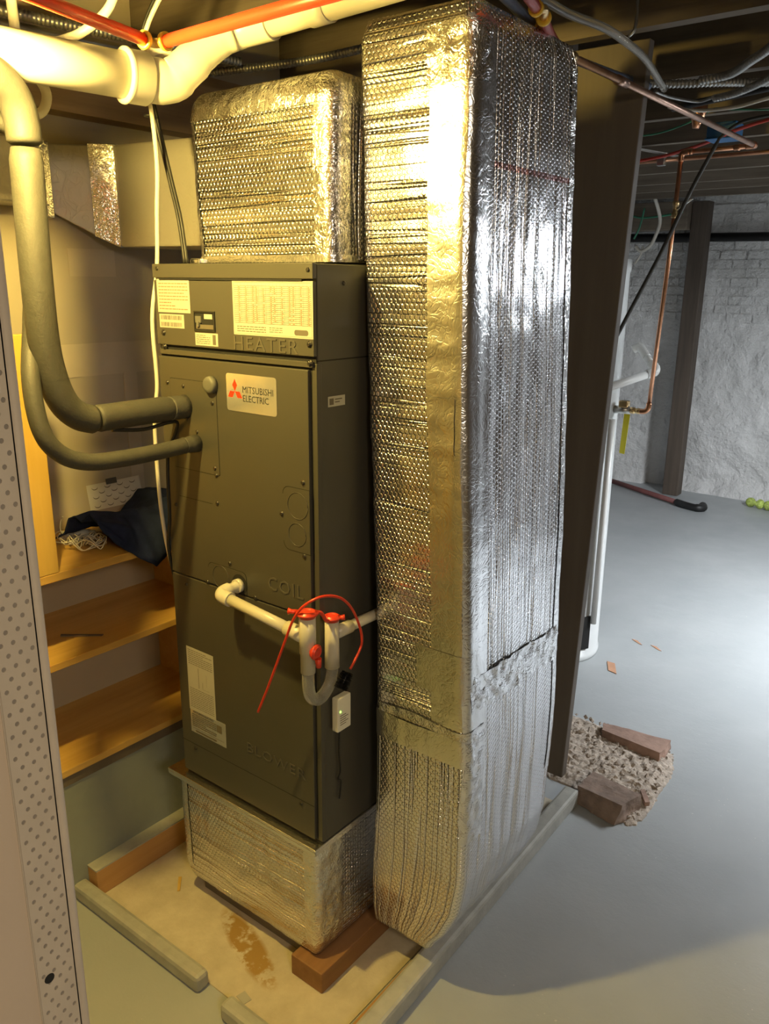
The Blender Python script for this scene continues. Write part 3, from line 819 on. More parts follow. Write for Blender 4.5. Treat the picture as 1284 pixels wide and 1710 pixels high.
# ---- leak alarm box on the side
al = thing('alarm_box', 'small ivory alarm box with a green light on the side of the air handler', 'alarm', (.02, .055, .74))
obj('case', MB().box(.0035, .023, .032, .081, .742, .832), M['box'], al, bevel=.003)
obj('green_light', MB().turn((.0225, .0415, .796), (1, 0, 0), [(0, .003), (.0015, .0022)], 12), M['led'], al)
mb = MB()
for k in range(5): mb.quad((.0233, .040, .783-k*.006), (.0233, .062+.008*(k % 2), .783-k*.006), (.0233, .062+.008*(k % 2), .785-k*.006), (.0233, .040, .785-k*.006))
obj('print', mb, M['ink'], al, recalc=False)
obj('wire', MB().tube(smooth([(.008, .056, .742), (.006, .055, .68), (.006, .060, .62), (.006, .052, .60), (.006, .062, .585), (.006, .056, .54)]), .0022, 8), M['black'], al)

# ================================================================ CONDENSATE DRAIN
dr = thing('condensate_drain', 'white plastic drain pipe with red caps and a clear trap on the air handler', 'drain pipe', (.03, -.07, .86))
R = .0134; RF = .0175; PX = .0275
obj('elbow', MB().tube(smooth([(-.256, -.0135, 1.070), (-.258, -.040, 1.068), (-.262, -.060, 1.064), (-.253, -.071, 1.060), (-.225, -.0715, 1.057)], 5), [R]*6+[RF]*15, 20), M['pvc'], dr)
obj('collar', MB().turn((-.256, -.0135, 1.070), (0, -1, 0), [(0, RF), (.012, RF)], 20), M['pvc'], dr)
obj('long_pipe', MB().tube([(-.228, -.0715, 1.0572), (PX-.03, -.072, 1.034)], R, 18), M['pvc'], dr)
obj('coupling', MB().tube([(-.036, -.072, 1.0375), (PX-.005, -.072, 1.0320)], RF, 18), M['pvc'], dr)
tee = obj('tee', MB().turn((PX, -.073, .948), (0, 0, 1), [(0, .0168), (.048, .0168), (.0485, .0188), (.136, .0188)], 22), M['pvc'], dr)
lg2 = obj('riser', MB().turn((PX, .008, .930), (0, 0, 1), [(0, .0175), (.050, .0168), (.120, .0165)], 22), M['pvc'], dr)
obj('outlet_pipe', MB().tube([(PX, .02, 1.012), (PX, .12, 1.010), (PX, .40, 1.004)], .0128, 18), M['pvc'], dr)
obj('outlet_coupling', MB().tube([(PX, .018, 1.012), (PX, .072, 1.011)], .0158, 18), M['pvc'], dr)
obj('trap_tube', MB().tube(smooth([(PX, -.073, .955), (PX, -.073, .918), (PX, -.066, .885), (PX, -.045, .868), (PX, -.022, .872), (PX, -.001, .892), (PX, .008, .920), (PX, .008, .945)], 6), .0142, 18), M['clear'], dr)
def cap(c, ax, r, name='red_cap'):
    return obj(name, MB().turn(c, ax, [(0, r), (.006, r*1.12), (.0065, r*1.28), (.0105, r*1.28), (.011, r*.98), (.014, r*.95), (.0145, r*.72), (.0115, r*.66)], 26), M['redcap'], dr)
c1 = cap((PX, -.073, 1.082), (0, 0, 1), .0195)
obj('cap_tab', MB().tube([(PX-.020, -.080, 1.090), (PX-.034, -.088, 1.091), (PX-.040, -.091, 1.091)], [.006, .005, .008], 10), M['redcap'], c1)
c2 = cap((PX, .008, 1.046), (0, 0, 1), .0165)
obj('cap_tab', MB().tube([(PX+.016, .018, 1.054), (PX+.024, .026, 1.055)], [.005, .007], 10), M['redcap'], c2)
obj('cap_strap', MB().tube(smooth([(PX+.004, -.050, 1.088), (PX+.008, -.035, 1.080), (PX+.008, -.022, 1.060), (PX+.006, -.012, 1.054)], 4), .0045, 8), M['redcap'], c2)
c3 = cap((PX+.014, -.071, 1.003), (1, .10, 0), .0140)
obj('cap_tab', MB().tube([(PX+.026, -.068, .988), (PX+.026, -.066, .966)], [.008, .006], 10), M['redcap'], c3)
obj('side_branch', MB().tube([(PX, -.073, 1.003), (PX+.016, -.071, 1.003)], .0135, 16), M['pvc'], dr)
# cleaning brush
br = thing('cleaning_brush', 'thin orange-red flexible rod with a black bristle brush, hooked on the drain', 'brush', (.0, -.1, .80))
rod = smooth([(-.110, -.102, .812), (-.075, -.102, .885), (-.045, -.102, .952), (-.012, -.100, 1.030), (.010, -.098, 1.080), (.035, -.090, 1.116), (.060, -.060, 1.134), (.068, -.010, 1.118),
              (.070, .030, 1.078), (.071, .058, 1.020), (.070, .064, .982), (.070, .046, .955), (.070, .022, .932)], 7)
obj('rod', MB().tube(rod, .0031, 10), M['redpex'], br)
mb = MB(); a = Vector((.068, .016, .926)); d = Vector((-.001, -.022, -.030))
mb.tube([a, a+d*1.1], .004, 8)
for k in range(420):
    t = random.random(); p = a+d*t*1.1; v = Vector((random.gauss(0, 1), random.gauss(0, 1), random.gauss(0, 1))); v -= d.normalized()*v.dot(d.normalized()); v.normalize()
    q = p+v*random.uniform(.013, .0175); q.x = max(q.x, .003)
    mb.tube([p, q], [.0011, .0008], 3, caps=False)
obj('bristles', mb, M['black'], br)

# ================================================================ REFRIGERANT LINES
rl = thing('insulated_line', 'thick black foam insulated refrigerant pipe bending into the cabinet', 'pipe', (-.43, -.36, 1.46))
lo = smooth([(-.430, -.268, 1.494), (-.430, -.300, 1.506), (-.430, -.330, 1.535), (-.430, -.350, 1.585), (-.430, -.362, 1.66), (-.430, -.364, 1.80), (-.430, -.360, 2.035)], 7)
obj('lower_sleeve', MB().tube([(-.430, -.262, 1.4935)]+lo, [.028]+[.0315]*(len(lo)-1)+[.027], 22), M['foam'], rl)
up_ = smooth([(-.430, -.360, 2.042), (-.430, -.362, 2.085), (-.425, -.375, 2.120), (-.415, -.405, 2.145), (-.40, -.46, 2.160), (-.38, -.60, 2.175), (-.37, -.80, 2.18)], 6)
obj('upper_sleeve', MB().tube(up_, [.027]+[.033]*(len(up_)-1), 22), M['foam'], rl)
st = smooth([(-.430, -.258, 1.494), (-.430, -.20, 1.4945), (-.430, -.12, 1.495), (-.430, -.052, 1.494)], 5)
obj('stub_sleeve', MB().tube(st, [.028, .0305]+[.0300]*(len(st)-4)+[.0285, .026], 22), M['foam'], rl)
obj('tape_wrap', MB().turn((-.430, -.056, 1.494), (0, 1, 0), [(0, .0265), (.004, .0285), (.010, .0275), (.014, .0290), (.030, .0282), (.043, .0300)], 22), M['foam'], rl)
obj('tape_edge', MB().turn((-.430, -.060, 1.494), (0, 1, 0), [(0, .0277), (.004, .0292), (.006, .0277)], 22), M['knob'], rl)
r2 = thing('insulated_line', 'thin black foam insulated refrigerant pipe curving below the thick one', 'pipe', (-.39, -.4, 1.38))
sm_ = smooth([(-.390, -.052, 1.408), (-.390, -.11, 1.405), (-.390, -.22, 1.404), (-.391, -.31, 1.410), (-.394, -.37, 1.436), (-.400, -.405, 1.490), (-.425, -.402, 1.59), (-.470, -.362, 1.70), (-.495, -.330, 1.84), (-.50, -.322, 2.02), (-.51, -.35, 2.09), (-.52, -.60, 2.12)], 7)
obj('sleeve', MB().tube(sm_, .0190, 18), M['foam'], r2)
obj('tape_wrap', MB().turn((-.390, -.056, 1.408), (0, 1, 0), [(0, .0180), (.004, .0200), (.012, .0188), (.018, .0205), (.043, .0215)], 18), M['foam'], r2)
tag(obj('control_wire', MB().tube(smooth([(-.430, -.22, 1.464), (-.425, -.14, 1.455), (-.425, -.07, 1.462), (-.44, -.03, 1.455), (-.470, -.018, 1.42), (-.487, -.030, 1.36), (-.500, -.026, 1.20), (-.533, -.010, 1.10), (-.533, .01, .98)], 6), .0045, 8), M['black']),
    'thin black wire hanging from under the thick insulated pipe', 'wire')

# ================================================================ OVERHEAD PIPES, LEFT
pv = thing('drain_stack_pipe', 'large cream waste pipe under the joists with hub and elbows', 'pipe', (-.43, -.2, 2.15))
RP = .0445
obj('main_pipe', MB().tube([(-.520, -.75, 2.21), (-.455, -.38, 2.203), (-.398, -.10, 2.200)], RP, 28), M['pvc'], pv)
A = Vector((-.404, -.13, 2.200)); ax = Vector((.057, .28, -.003)).normalized()
obj('hub', MB().turn(A-ax*.012, ax, [(0, RP+.001), (.0005, RP+.0095), (.006, RP+.0105), (.010, RP+.0075), (.050, RP+.0075), (.055, RP+.003)], 30), M['pvc'], pv)
obj('wye', MB().tube(smooth([A+ax*.045, A+ax*.09+Vector((.01, .0, .004)), (-.350, -.012, 2.235), (-.315, .035, 2.285), (-.285, .060, 2.302)], 5), [.045]*4+[.043]*4+[.040]*4+[.036]*5+[.034]*4, 26), M['pvc'], pv)
obj('elbow', MB().tube(smooth([(-.310, .042, 2.290), (-.280, .070, 2.306), (-.240, .083, 2.312), (-.195, .087, 2.314)], 5), .0335, 24), M['pvc'], pv)
obj('branch_pipe', MB().tube([(-.22, .086, 2.313), (.75, .088, 2.345)], .0285, 22), M['pvc'], pv)
obj('coupling', MB().tube([(-.085, .087, 2.318), (-.035, .087, 2.3195)], .0320, 24), M['pvc'], pv)
obj('cleanout', MB().turn((-.415, -.03, 2.235), (-.6, .1, .75), [(0, .038), (.03, .038), (.034, .030)], 22), M['pvc'], pv)
# red supply pipe in front
rp = thing('red_supply_pipe', 'bright red plastic water pipe with yellow rings in front of the waste pipe', 'pipe', (-.15, -.25, 2.19))
obj('pipe_run', MB().tube([(-.060, -.74, 2.205), (-.154, -.272, 2.200)], .0108, 16), M['redpex'], rp)
obj('pipe_run', MB().tube([(-.128, -.2445, 2.200), (.9, -.2385, 2.212)], .0108, 16), M['redpex'], rp)
obj('elbow_fitting', MB().tube(smooth([(-.153, -.275, 2.200), (-.158, -.252, 2.200), (-.150, -.245, 2.200), (-.126, -.2445, 2.200)], 4), .0085, 12), M['brass'], rp)
obj('yellow_ring', MB().turn((-.1535, -.276, 2.200), (-.19, .98, 0), [(0, .0125), (.0005, .0155), (.007, .0155), (.0075, .0125)], 20), M['ring'], rp)
obj('yellow_ring', MB().turn((-.135, -.2445, 2.200), (1, 0, 0), [(0, .0125), (.0005, .0155), (.007, .0155), (.0075, .0125)], 20), M['ring'], rp)
# conduits, flex
def flex(name, pts, r, label_, seg=12, pitch=.011, mat='galv'):
    P = smooth(pts, 8); L = [0]
    for a, b in zip(P, P[1:]): L.append(L[-1]+(b-a).length)
    n = int(L[-1]/pitch)*4; out = []; rad = []; j = 0
    for k in range(n+1):
        s = L[-1]*k/n
        while j < len(L)-2 and L[j+1] < s: j += 1
        t = (s-L[j])/max(1e-9, L[j+1]-L[j]); out.append(P[j].lerp(P[j+1], t)); rad.append(r*(1 if k % 4 in (0, 1) else .82))
    return tag(obj(name, MB().tube(out, rad, seg), M[mat]), label_, 'conduit')
flex('flexible_conduit', [(-.98, -.50, 2.42), (-.92, -.05, 2.415), (-.845, .25, 2.41), (-.80, .55, 2.41)], .014, 'ribbed metal conduit above the large cream waste pipe, upper left')
flex('flexible_conduit', [(-.95, .55, 2.40), (-.60, .62, 2.40), (-.25, .64, 2.41), (.0, .66, 2.42)], .012, 'ribbed metal conduit in the dark above the supply plenum')
tag(obj('steel_conduit', MB().tube([(-1.04, -.5, 2.40), (-.90, .45, 2.40)], .013, 12), M['galv']), 'straight dull conduit beside the ribbed one, upper left', 'conduit')
tag(obj('beige_cable', MB().tube(smooth([(-.55, -.22, 2.262), (-.52, -.16, 2.29), (-.46, -.13, 2.33), (-.40, -.14, 2.37), (-.33, -.15, 2.42)], 6), .0095, 10), M['whitecable']), 'thick beige cable crossing above the cream waste pipe', 'cable')
tag(obj('beige_cable', MB().tube(smooth([(-.58, -.50, 2.36), (-.56, -.42, 2.37), (-.555, -.385, 2.33), (-.555, -.38, 2.26)], 6), .011, 10), M['whitecable']), 'beige cable bend at the upper left corner beside the glare of the lamp', 'cable')
def loop_hook():
    pts = [(-.70, -.205, 2.45), (-.70, -.20, 2.30), (-.70, -.19, 2.24), (-.70, -.155, 2.225), (-.70, -.140, 2.195), (-.70, -.155, 2.16), (-.70, -.19, 2.145)]
    return tag(obj('cable_loop', MB().tube(smooth(pts, 6), .011, 12), M['whitecable']), 'beige curved cable loop beside the black insulated pipe, below the waste pipe', 'cable')
loop_hook()
wc_ = smooth([(-.44, .02, 2.42), (-.505, .0, 2.33), (-.530, .005, 2.25), (-.530, .020, 2.16), (-.520, .018, 2.05), (-.527, .015, 1.95), (-.534, .010, 1.82), (-.536, -.012, 1.70), (-.534, -.012, 1.54), (-.541, -.022, 1.45), (-.541, -.022, 1.25), (-.541, -.01, 1.12), (-.536, .008, 1.00), (-.536, .012, .90)], 6)
tag(obj('white_cable', MB().tube(wc_, .0052, 10), M['whitecable']), 'long white cable hanging down the left edge of the air handler', 'cable')
bc = thing('black_cable', 'black twin cable running down from the joists to the cabinet top', 'cable', (-.5, .08, 1.83))
for dx in (0, .009):
    obj('strand', MB().tube(smooth([(-.47+dx, .03, 2.43), (-.56+dx, .03, 2.34), (-.575+dx, .045, 2.25), (-.562+dx, .06, 2.13), (-.53+dx, .06, 2.02), (-.498+dx, .055, 1.93), (-.478+dx, .050, 1.831)], 6), .0043, 8), M['black'], bc)
tag(obj('cable_tie', MB().turn((-.548, .025, 2.160), (0, 0, 1), [(0, .012), (.004, .012)], 12), M['black']), 'small black tie holding the white and black cables together', 'tie')
# ---- branch duct on the left wall
bd = thing('branch_duct', 'dull foil covered branch duct along the left wall behind the cables', 'duct', (-.8, .3, 1.88))
mb = MB(); mb.hexa([(-1.035, .25, 1.885), (-.45, .25, 1.880), (-.45, .50, 1.880), (-1.035, .50, 1.885)], [(-1.03, .25, 2.168), (-.45, .25, 2.150), (-.45, .50, 2.15), (-1.03, .50, 2.168)])
obj('main_section', mb, M['duct'], bd, bevel=.006)
mb = MB(); mb.hexa([(-1.125, .075, 1.985), (-1.035, .249, 1.885), (-1.035, .49, 1.885), (-1.128, .49, 1.985)], [(-1.125, .075, 2.160), (-1.035, .249, 2.168), (-1.035, .49, 2.168), (-1.128, .49, 2.16)])
obj('transition', mb, M['duct'], bd, bevel=.005)
obj('seam_tape', MB().hexa([(-1.062, .192, 1.915), (-1.015, .2485, 1.883), (-1.015, .262, 1.883), (-1.03, .262, 1.90)], [(-1.062, .190, 2.169), (-1.015, .246, 2.170), (-1.015, .262, 2.170), (-1.03, .262, 2.17)]), M['tapecr'], bd, bevel=.003)
obj('end_flange', MB().hexa([(-1.128, .050, 1.96), (-1.098, .072, 1.96), (-1.10, .095, 1.96), (-1.128, .095, 1.96)], [(-1.128, .050, 2.165), (-1.098, .072, 2.165), (-1.10, .095, 2.165), (-1.128, .095, 2.165)]), M['tapecr'], bd, bevel=.004)
t2 = thing('wall_duct', 'smooth foil duct at the left edge behind the thick insulated pipe', 'duct', (-1.05, -.3, 1.96))
obj('duct_body', MB().box(-1.127, -1.0, -.95, .02, 1.985, 2.15), M['duct'], t2, bevel=.006)
obj('tape_band', MB().box(-1.128, -.998, -.022, .022, 1.983, 2.152), M['tapecr'], t2, bevel=.004)

# ================================================================ SHELVES, LEFT
sh = thing('pine_shelf_unit', 'yellow pine shelf unit built into the left wall behind the air handler', 'shelf', (-.95, -.2, .385))
YA, YBK = -.95, .36
for nm, zt, th, xb in (('top_shelf', 1.030, .024, -1.128), ('middle_shelf', .773, .022, -1.128), ('bottom_shelf', .440, .022, -1.128)):
    obj(nm, MB().box(xb, -.78, YA, YBK, zt-th, zt), M['pine'], sh, bevel=.002)
obj('side_panel', MB().box(-1.128, -.782, YBK, YBK+.022, .386, 1.028), M['pine'], sh, bevel=.002)
obj('side_panel', MB().box(-1.128, -.782, YA-.022, YA, .386, 1.028), M['pine'], sh, bevel=.002)
obj('back_panel', MB().box(-1.129, -1.124, YA, YBK, .386, 1.006), M['drywall'], sh)
obj('shelf_shade_strip', MB().box(-.84, -.786, YA, YBK, .386, .418), M['darkwood'], sh)  # dark strip standing in for the shadow under the bottom shelf
tag(obj('tall_board', MB().box(-.802, -.780, -.62, -.186, 1.0305, 1.66), M['pineboard'], bevel=.002), 'tall yellow wooden panel standing on the top shelf at the left', 'panel')
# paper taped on the wall
pp = thing('paper_card', 'off-white card printed with rows of small curves, taped above the shelf', 'paper', (-1.11, .2, 1.12))
Q = [Vector((-1.112, .122, 1.100)), Vector((-1.112, .335, 1.073)), Vector((-1.122, .335, 1.153)), Vector((-1.122, .122, 1.188))]
def quadpt(u, v): return (Q[0]*(1-u)+Q[1]*u)*(1-v)+(Q[3]*(1-u)+Q[2]*u)*v
Q = [Vector((-1.1255, .136, 1.068)), Vector((-1.1255, .338, 1.066)), Vector((-1.1255, .327, 1.155)), Vector((-1.1255, .127, 1.155))]
def quadpt(u, v, dx=0): p = (Q[0]*(1-u)+Q[1]*u)*(1-v)+(Q[3]*(1-u)+Q[2]*u)*v; p.x += dx; return p
n3 = Vector((.0012, 0, 0))
obj('card', MB().hexa([Q[0], Q[1], Q[1]+n3, Q[0]+n3][::1], [Q[3], Q[2], Q[2]+n3, Q[3]+n3]), M['card'], pp)
mb = MB()
for r in range(5):
    for c in range(4 if r % 2 == 0 else 3):
        u0 = .14+c*.235+(.117 if r % 2 else 0); v0 = .86-r*.175
        pr = None
        for k in range(7):
            a = -PI+PI*k/6; u = u0+.055*math.cos(a); v = v0+.085*math.sin(a); p = quadpt(u, v, .0018); q = quadpt(u, v+.028, .0018)
            if pr: mb.quad(pr[0], p, q, pr[1])
            pr = (p, q)
obj('print', mb, M['ink'], pp, recalc=False)
mb = MB(); mb.quad(quadpt(.36, .9, .0022), quadpt(.56, .9, .0022), quadpt(.56, 1.12, .0022), quadpt(.36, 1.12, .0022))
obj('tape', mb, M['knob'], pp, solid=.0004)

# navy cloth thrown over the top shelf
def cloth():
    ys = [-.062, -.045, -.022, .0, .03, .06, .09, .12, .15, .18, .21, .25, .29, .33]
    hem = [1.135, 1.105, 1.085, 1.062, 1.035, 1.005, .985, .970, .985, 1.010, 1.000, .990, 1.000, 1.01]
    top = [1.135, 1.140, 1.128, 1.105, 1.085, 1.080, 1.085, 1.10, 1.12, 1.135, 1.145, 1.15, 1.15, 1.13]
    mb = MB(); rows = []
    rz = [1.142, 1.145, 1.145, 1.141, 1.136, 1.132, 1.130, 1.128, 1.124, 1.122, 1.124, 1.130, 1.125, 1.11]
    for y, h, t in zip(ys, hem, rz):
        k = min(1, max(0, (y+.085)/.10)); e = min(1, max(0, (y-.17)/.07))
        rx = -.86-.04*(1-k)-.02*e
        front = -.774-.035*(1-k)
        back = [(-1.00-.06*k, 1.045), (-.985-.05*k, 1.055+.075*e), (-.95, 1.075+.062*e), (rx-.03, t-.012)]
        col = back+[(rx, t), (rx+.035, t-.012), (front-.012, max(h+.025, (t+h)/2+.02)), (front+.004, (max(h+.02, 1.045)+h)/2+.012), (front+.010, h+.014), (front+.006, h)]
        rows.append([Vector((a, y, z)) for a, z in col])
    nr, ncol = len(rows), len(rows[0])
    NU, NV = 60, 44
    def at(u, v):
        i = min(nr-2, int(u)); j = min(ncol-2, int(v)); a, b = u-i, v-j
        return (rows[i][j]*(1-a)+rows[i+1][j]*a)*(1-b)+(rows[i][j+1]*(1-a)+rows[i+1][j+1]*a)*b
    for j in range(NV+1):
        for i in range(NU+1):
            p = at((nr-1)*i/NU, (ncol-1)*j/NV)
            k = noise.noise(Vector((p.y*16+j*.03, j*.07, 4)))*.012+noise.noise(Vector((p.y*38, j*.14, 7)))*.006
            f = .010*math.sin(p.y*55+j*.22)*(.4+.6*j/NV)
            p = p+Vector((k*.6+f*.5, 0, k)); p.x = max(-1.12, p.x)
            if j > NV*.75: p.x = max(p.x, -.7755)
            elif p.x < -.785: p.z = max(p.z, 1.037)
            mb.v.append(tuple(p))
    for j in range(NV):
        for i in range(NU):
            a = j*(NU+1)+i; mb.f.append((a, a+1, a+NU+2, a+NU+1)); mb.sm.append(True)
    return mb
tag(obj('navy_cloth', cloth(), M['navy'], solid=.004), 'crumpled navy blue cloth hanging over the front of the top shelf', 'cloth')
# tangle of white cord
rnd = random.Random(5); mb = MB()
for k in range(9):
    c = Vector((-.93+rnd.uniform(-.06, .07), -.045+rnd.uniform(-.05, .05), 1.045)); pts = []
    a0 = rnd.uniform(0, 6); rx, ry = rnd.uniform(.02, .055), rnd.uniform(.02, .05)
    for q in range(14):
        a = a0+q*.62; pts.append(c+Vector((rx*math.cos(a), ry*math.sin(a), rnd.uniform(-.008, .022))))
    mb.tube(smooth(pts, 3), .0017, 6)
mb.tube(smooth([(-.98, -.03, 1.04), (-1.0, -.045, 1.07), (-1.01, -.035, 1.10), (-.99, -.04, 1.115)], 4), .0017, 6)
tag(obj('cord_tangle', mb, M['whitecable']), 'tangle of thin white cord on the top shelf beside the navy cloth', 'cord')
tag(obj('cord_bundle', MB().turn((-1.03, -.035, 1.045), (.5, 1, .0), [(0, .009), (.01, .013), (.07, .015), (.085, .010)], 14), M['whitecable'], bevel=.001), 'flat wrapped hank of pale cord lying on the top shelf beside the yellow panel', 'cord')
tag(obj('wood_splinter', MB().hexa([(-.93, -.12, .7745), (-.84, -.04, .7745), (-.845, -.032, .7745), (-.94, -.112, .7745)], [(-.93, -.12, .778), (-.84, -.04, .777), (-.845, -.032, .777), (-.94, -.112, .778)]), M['darkwood']), 'thin dark splinter lying on the middle shelf', 'splinter')

# paper scraps on the pad
tag(obj('paper_scrap', MB().hexa([(-.152, -.175, .0035), (-.118, -.180, .0035), (-.113, -.157, .0035), (-.147, -.150, .0035)], [(-.152, -.175, .0048), (-.118, -.180, .0048), (-.113, -.157, .0048), (-.147, -.150, .0048)]), M['paper']), 'small square white paper scrap on the concrete by the sill gap', 'scrap')
tag(obj('wood_chip', MB().hexa([(-.62, .010, .0035), (-.575, -.030, .0035), (-.570, -.024, .0035), (-.613, .017, .0035)], [(-.62, .010, .007), (-.575, -.030, .007), (-.570, -.024, .007), (-.613, .017, .007)]), M['pineboard']), 'pale sliver of wood on the concrete left of the foil base', 'chip')

# ================================================================ OVERHEAD, RIGHT
cp_ = thing('copper_pipe', 'long copper pipe with red plastic section running back under the joists', 'pipe', (.2, 1.4, 2.28))
px = smooth([(.350, -.10, 2.318), (.322, .20, 2.316), (.292, .335, 2.313)], 4)
obj('red_section', MB().tube(px, .0108, 14), M['maroonpex'], cp_)
px = smooth([(.280, .385, 2.310), (.255, .46, 2.306), (.232, .54, 2.303), (.216, .615, 2.302)], 4)
obj('red_section', MB().tube(px, .0108, 14), M['maroonpex'], cp_)
obj('elbow_fitting', MB().tube(smooth([(.292, .335, 2.313), (.296, .355, 2.318), (.288, .372, 2.314), (.280, .385, 2.310)], 4), .0088, 12), M['brass'], cp_)
def ringat(c, d, par, m='ring', r=.0155): return obj('crimp_ring', MB().turn(c, d, [(0, r*.8), (.0005, r), (.007, r), (.0075, r*.8)], 20), M[m], par)
ringat((.295, .322, 2.313), (-.2, 1, 0), cp_); ringat((.2835, .378, 2.311), (-.3, 1, -.1), cp_)
obj('adapter', MB().turn((.217, .610, 2.302), (-.02, 1, 0), [(0, .0125), (.014, .0125), (.015, .0105), (.028, .0105), (.029, .0135), (.050, .0135)], 16), M['brass'], cp_)
obj('pipe_run', MB().tube([(.216, .655, 2.302), (.203, 2.285, 2.318)], .0095, 14), M['oldcopper'], cp_)
obj('coupling', MB().tube([(.2115, .93, 2.305), (.2110, .99, 2.3055)], .0125, 14), M['oldcopper'], cp_)
obj('corner_elbow', MB().tube(smooth([(.203, 2.270, 2.318), (.203, 2.295, 2.318), (.195, 2.302, 2.318), (.170, 2.302, 2.318)], 5), .0120, 14), M['copper'], cp_)
obj('cross_run', MB().tube([(.18, 2.302, 2.318), (-.055, 2.302, 2.316)], .0095, 14), M['copper'], cp_)
for x in (.150, -.035): obj('coupling', MB().turn((x, 2.302, 2.317), (-1, 0, 0), [(0, .0105), (.004, .0128), (.010, .0128), (.013, .0112), (.022, .0128), (.026, .0105)], 14), M['copper'], cp_)
obj('corner_elbow', MB().tube(smooth([(-.050, 2.302, 2.316), (-.072, 2.302, 2.314), (-.080, 2.302, 2.304), (-.081, 2.302, 2.280)], 5), .0120, 14), M['copper'], cp_)
obj('drop_pipe', MB().tube([(-.0805, 2.302, 2.29), (-.088, 2.302, 1.93), (-.112, 2.302, 1.275)], .0095, 14), M['copper'], cp_)
obj('valve', MB().turn((-.083, 2.302, 2.13), (-.01, 0, -1), [(0, .011), (.003, .014), (.018, .014), (.02, .011), (.045, .011), (.047, .015), (.065, .015), (.068, .011)], 8), M['brass'], cp_)
obj('valve_handle', MB().tube([(-.083, 2.302, 2.095), (-.045, 2.290, 2.112), (-.012, 2.280, 2.135)], [.006, .004, .007], 8), M['steel'], cp_)
obj('corner_elbow', MB().tube(smooth([(-.112, 2.302, 1.285), (-.114, 2.302, 1.262), (-.128, 2.302, 1.247), (-.150, 2.302, 1.245)], 5), .0120, 14), M['copper'], cp_)
obj('adapter', MB().turn((-.148, 2.302, 1.245), (-1, 0, 0), [(0, .011), (.004, .0135), (.016, .0135), (.018, .011), (.026, .011), (.027, .015), (.045, .015)], 8), M['brass'], cp_)

bp_ = thing('blue_pipe', 'dull blue plastic pipe with a brass elbow beside the red one over the duct', 'pipe', (.24, .4, 2.30))
obj('pipe_run', MB().tube([(.300, -.2, 2.325), (.277, .19, 2.322), (.232, .425, 2.318)], .0108, 14), M['bluepex'], bp_)
obj('elbow_fitting', MB().tube(smooth([(.232, .425, 2.318), (.230, .445, 2.322), (.222, .462, 2.318)], 4), .0088, 12), M['brass'], bp_)
ringat((.2335, .418, 2.318), (-.2, 1, 0), bp_); ringat((.224, .455, 2.318), (-.3, 1, -.1), bp_)
obj('pipe_run', MB().tube(smooth([(.220, .465, 2.318), (.195, .60, 2.312), (.165, .85, 2.33), (.15, 1.3, 2.36)], 4), .0108, 14), M['bluepex'], bp_)

tag(obj('clear_hose', MB().tube(smooth([(.245, .38, 2.352), (.250, .44, 2.362), (.262, .53, 2.356), (.290, .66, 2.352), (.288, .80, 2.350), (.272, .95, 2.350), (.240, 1.12, 2.345), (.210, 1.27, 2.340)], 6), .0095, 12), M['clear']), 'smoky clear hose drooping from the joists above the copper pipe', 'hose')
tag(obj('pipe_clip', MB().tube(smooth([(.288, .80, 2.365), (.300, .80, 2.375), (.300, .81, 2.40), (.295, .82, 2.46)], 4), .004, 8), M['steel']), 'bright metal clip holding the clear hose to a joist', 'clip')
flex('flexible_conduit', [(.06, 1.44, 2.405), (.16, 1.50, 2.40), (.28, 1.56, 2.40), (.40, 1.70, 2.41), (.55, 1.80, 2.42), (.95, 1.92, 2.43), (1.5, 1.95, 2.43)], .013, 'ribbed metal conduit crossing the joists behind the clear hose', pitch=.012)
flex('flexible_conduit', [(.235, 1.50, 2.40), (.33, 1.47, 2.40), (.42, 1.35, 2.40), (.52, 1.22, 2.41), (.75, .80, 2.43), (.90, .30, 2.43)], .013, 'ribbed conduit rising to the right edge, upper of the crossing pair', pitch=.012)
flex('flexible_conduit', [(.22, 1.70, 2.385), (.30, 1.66, 2.385), (.42, 1.55, 2.39), (.56, 1.38, 2.40), (.85, 1.00, 2.43), (1.05, .40, 2.43)], .012, 'ribbed conduit rising to the right edge, lower of the crossing pair', pitch=.012)
tag(obj('black_wire', MB().tube(smooth([(.07, 1.56, 2.40), (.10, 1.63, 2.39), (.16, 1.72, 2.385), (.22, 1.68, 2.385)], 5), .005, 8), M['galv']), 'grey wire sagging below the ribbed conduit near the clear hose', 'wire')
tag(obj('white_cable', MB().tube(smooth([(.05, 1.75, 2.385), (.12, 1.84, 2.38), (.24, 1.88, 2.385), (.38, 1.86, 2.40), (.55, 1.95, 2.41), (1.1, 2.1, 2.43), (1.6, 2.12, 2.43)], 5), .0062, 8), M['whitecable']), 'whitish cable sagging under a joist, right of the copper pipe', 'cable')
tag(obj('black_pipe', MB().tube([(.0, 1.93, 2.415), (.75, 1.70, 2.43)], .013, 10), M['black']), 'black pipe under the joist behind the whitish cable', 'pipe')
tag(obj('green_wire', MB().tube(smooth([(-.36, 2.20, 2.385), (-.20, 2.27, 2.39), (-.05, 2.23, 2.41), (.06, 2.15, 2.43)], 5), .0035, 8), M['greencable']), 'green wire strung below the joists left of the copper crossing', 'wire')
tag(obj('green_wire', MB().tube(smooth([(.10, 2.10, 2.43), (.2, 2.10, 2.415), (.4, 2.15, 2.41), (1.0, 2.25, 2.44)], 5), .0035, 8), M['greencable']), 'green wire at the right edge above the red cable', 'wire')
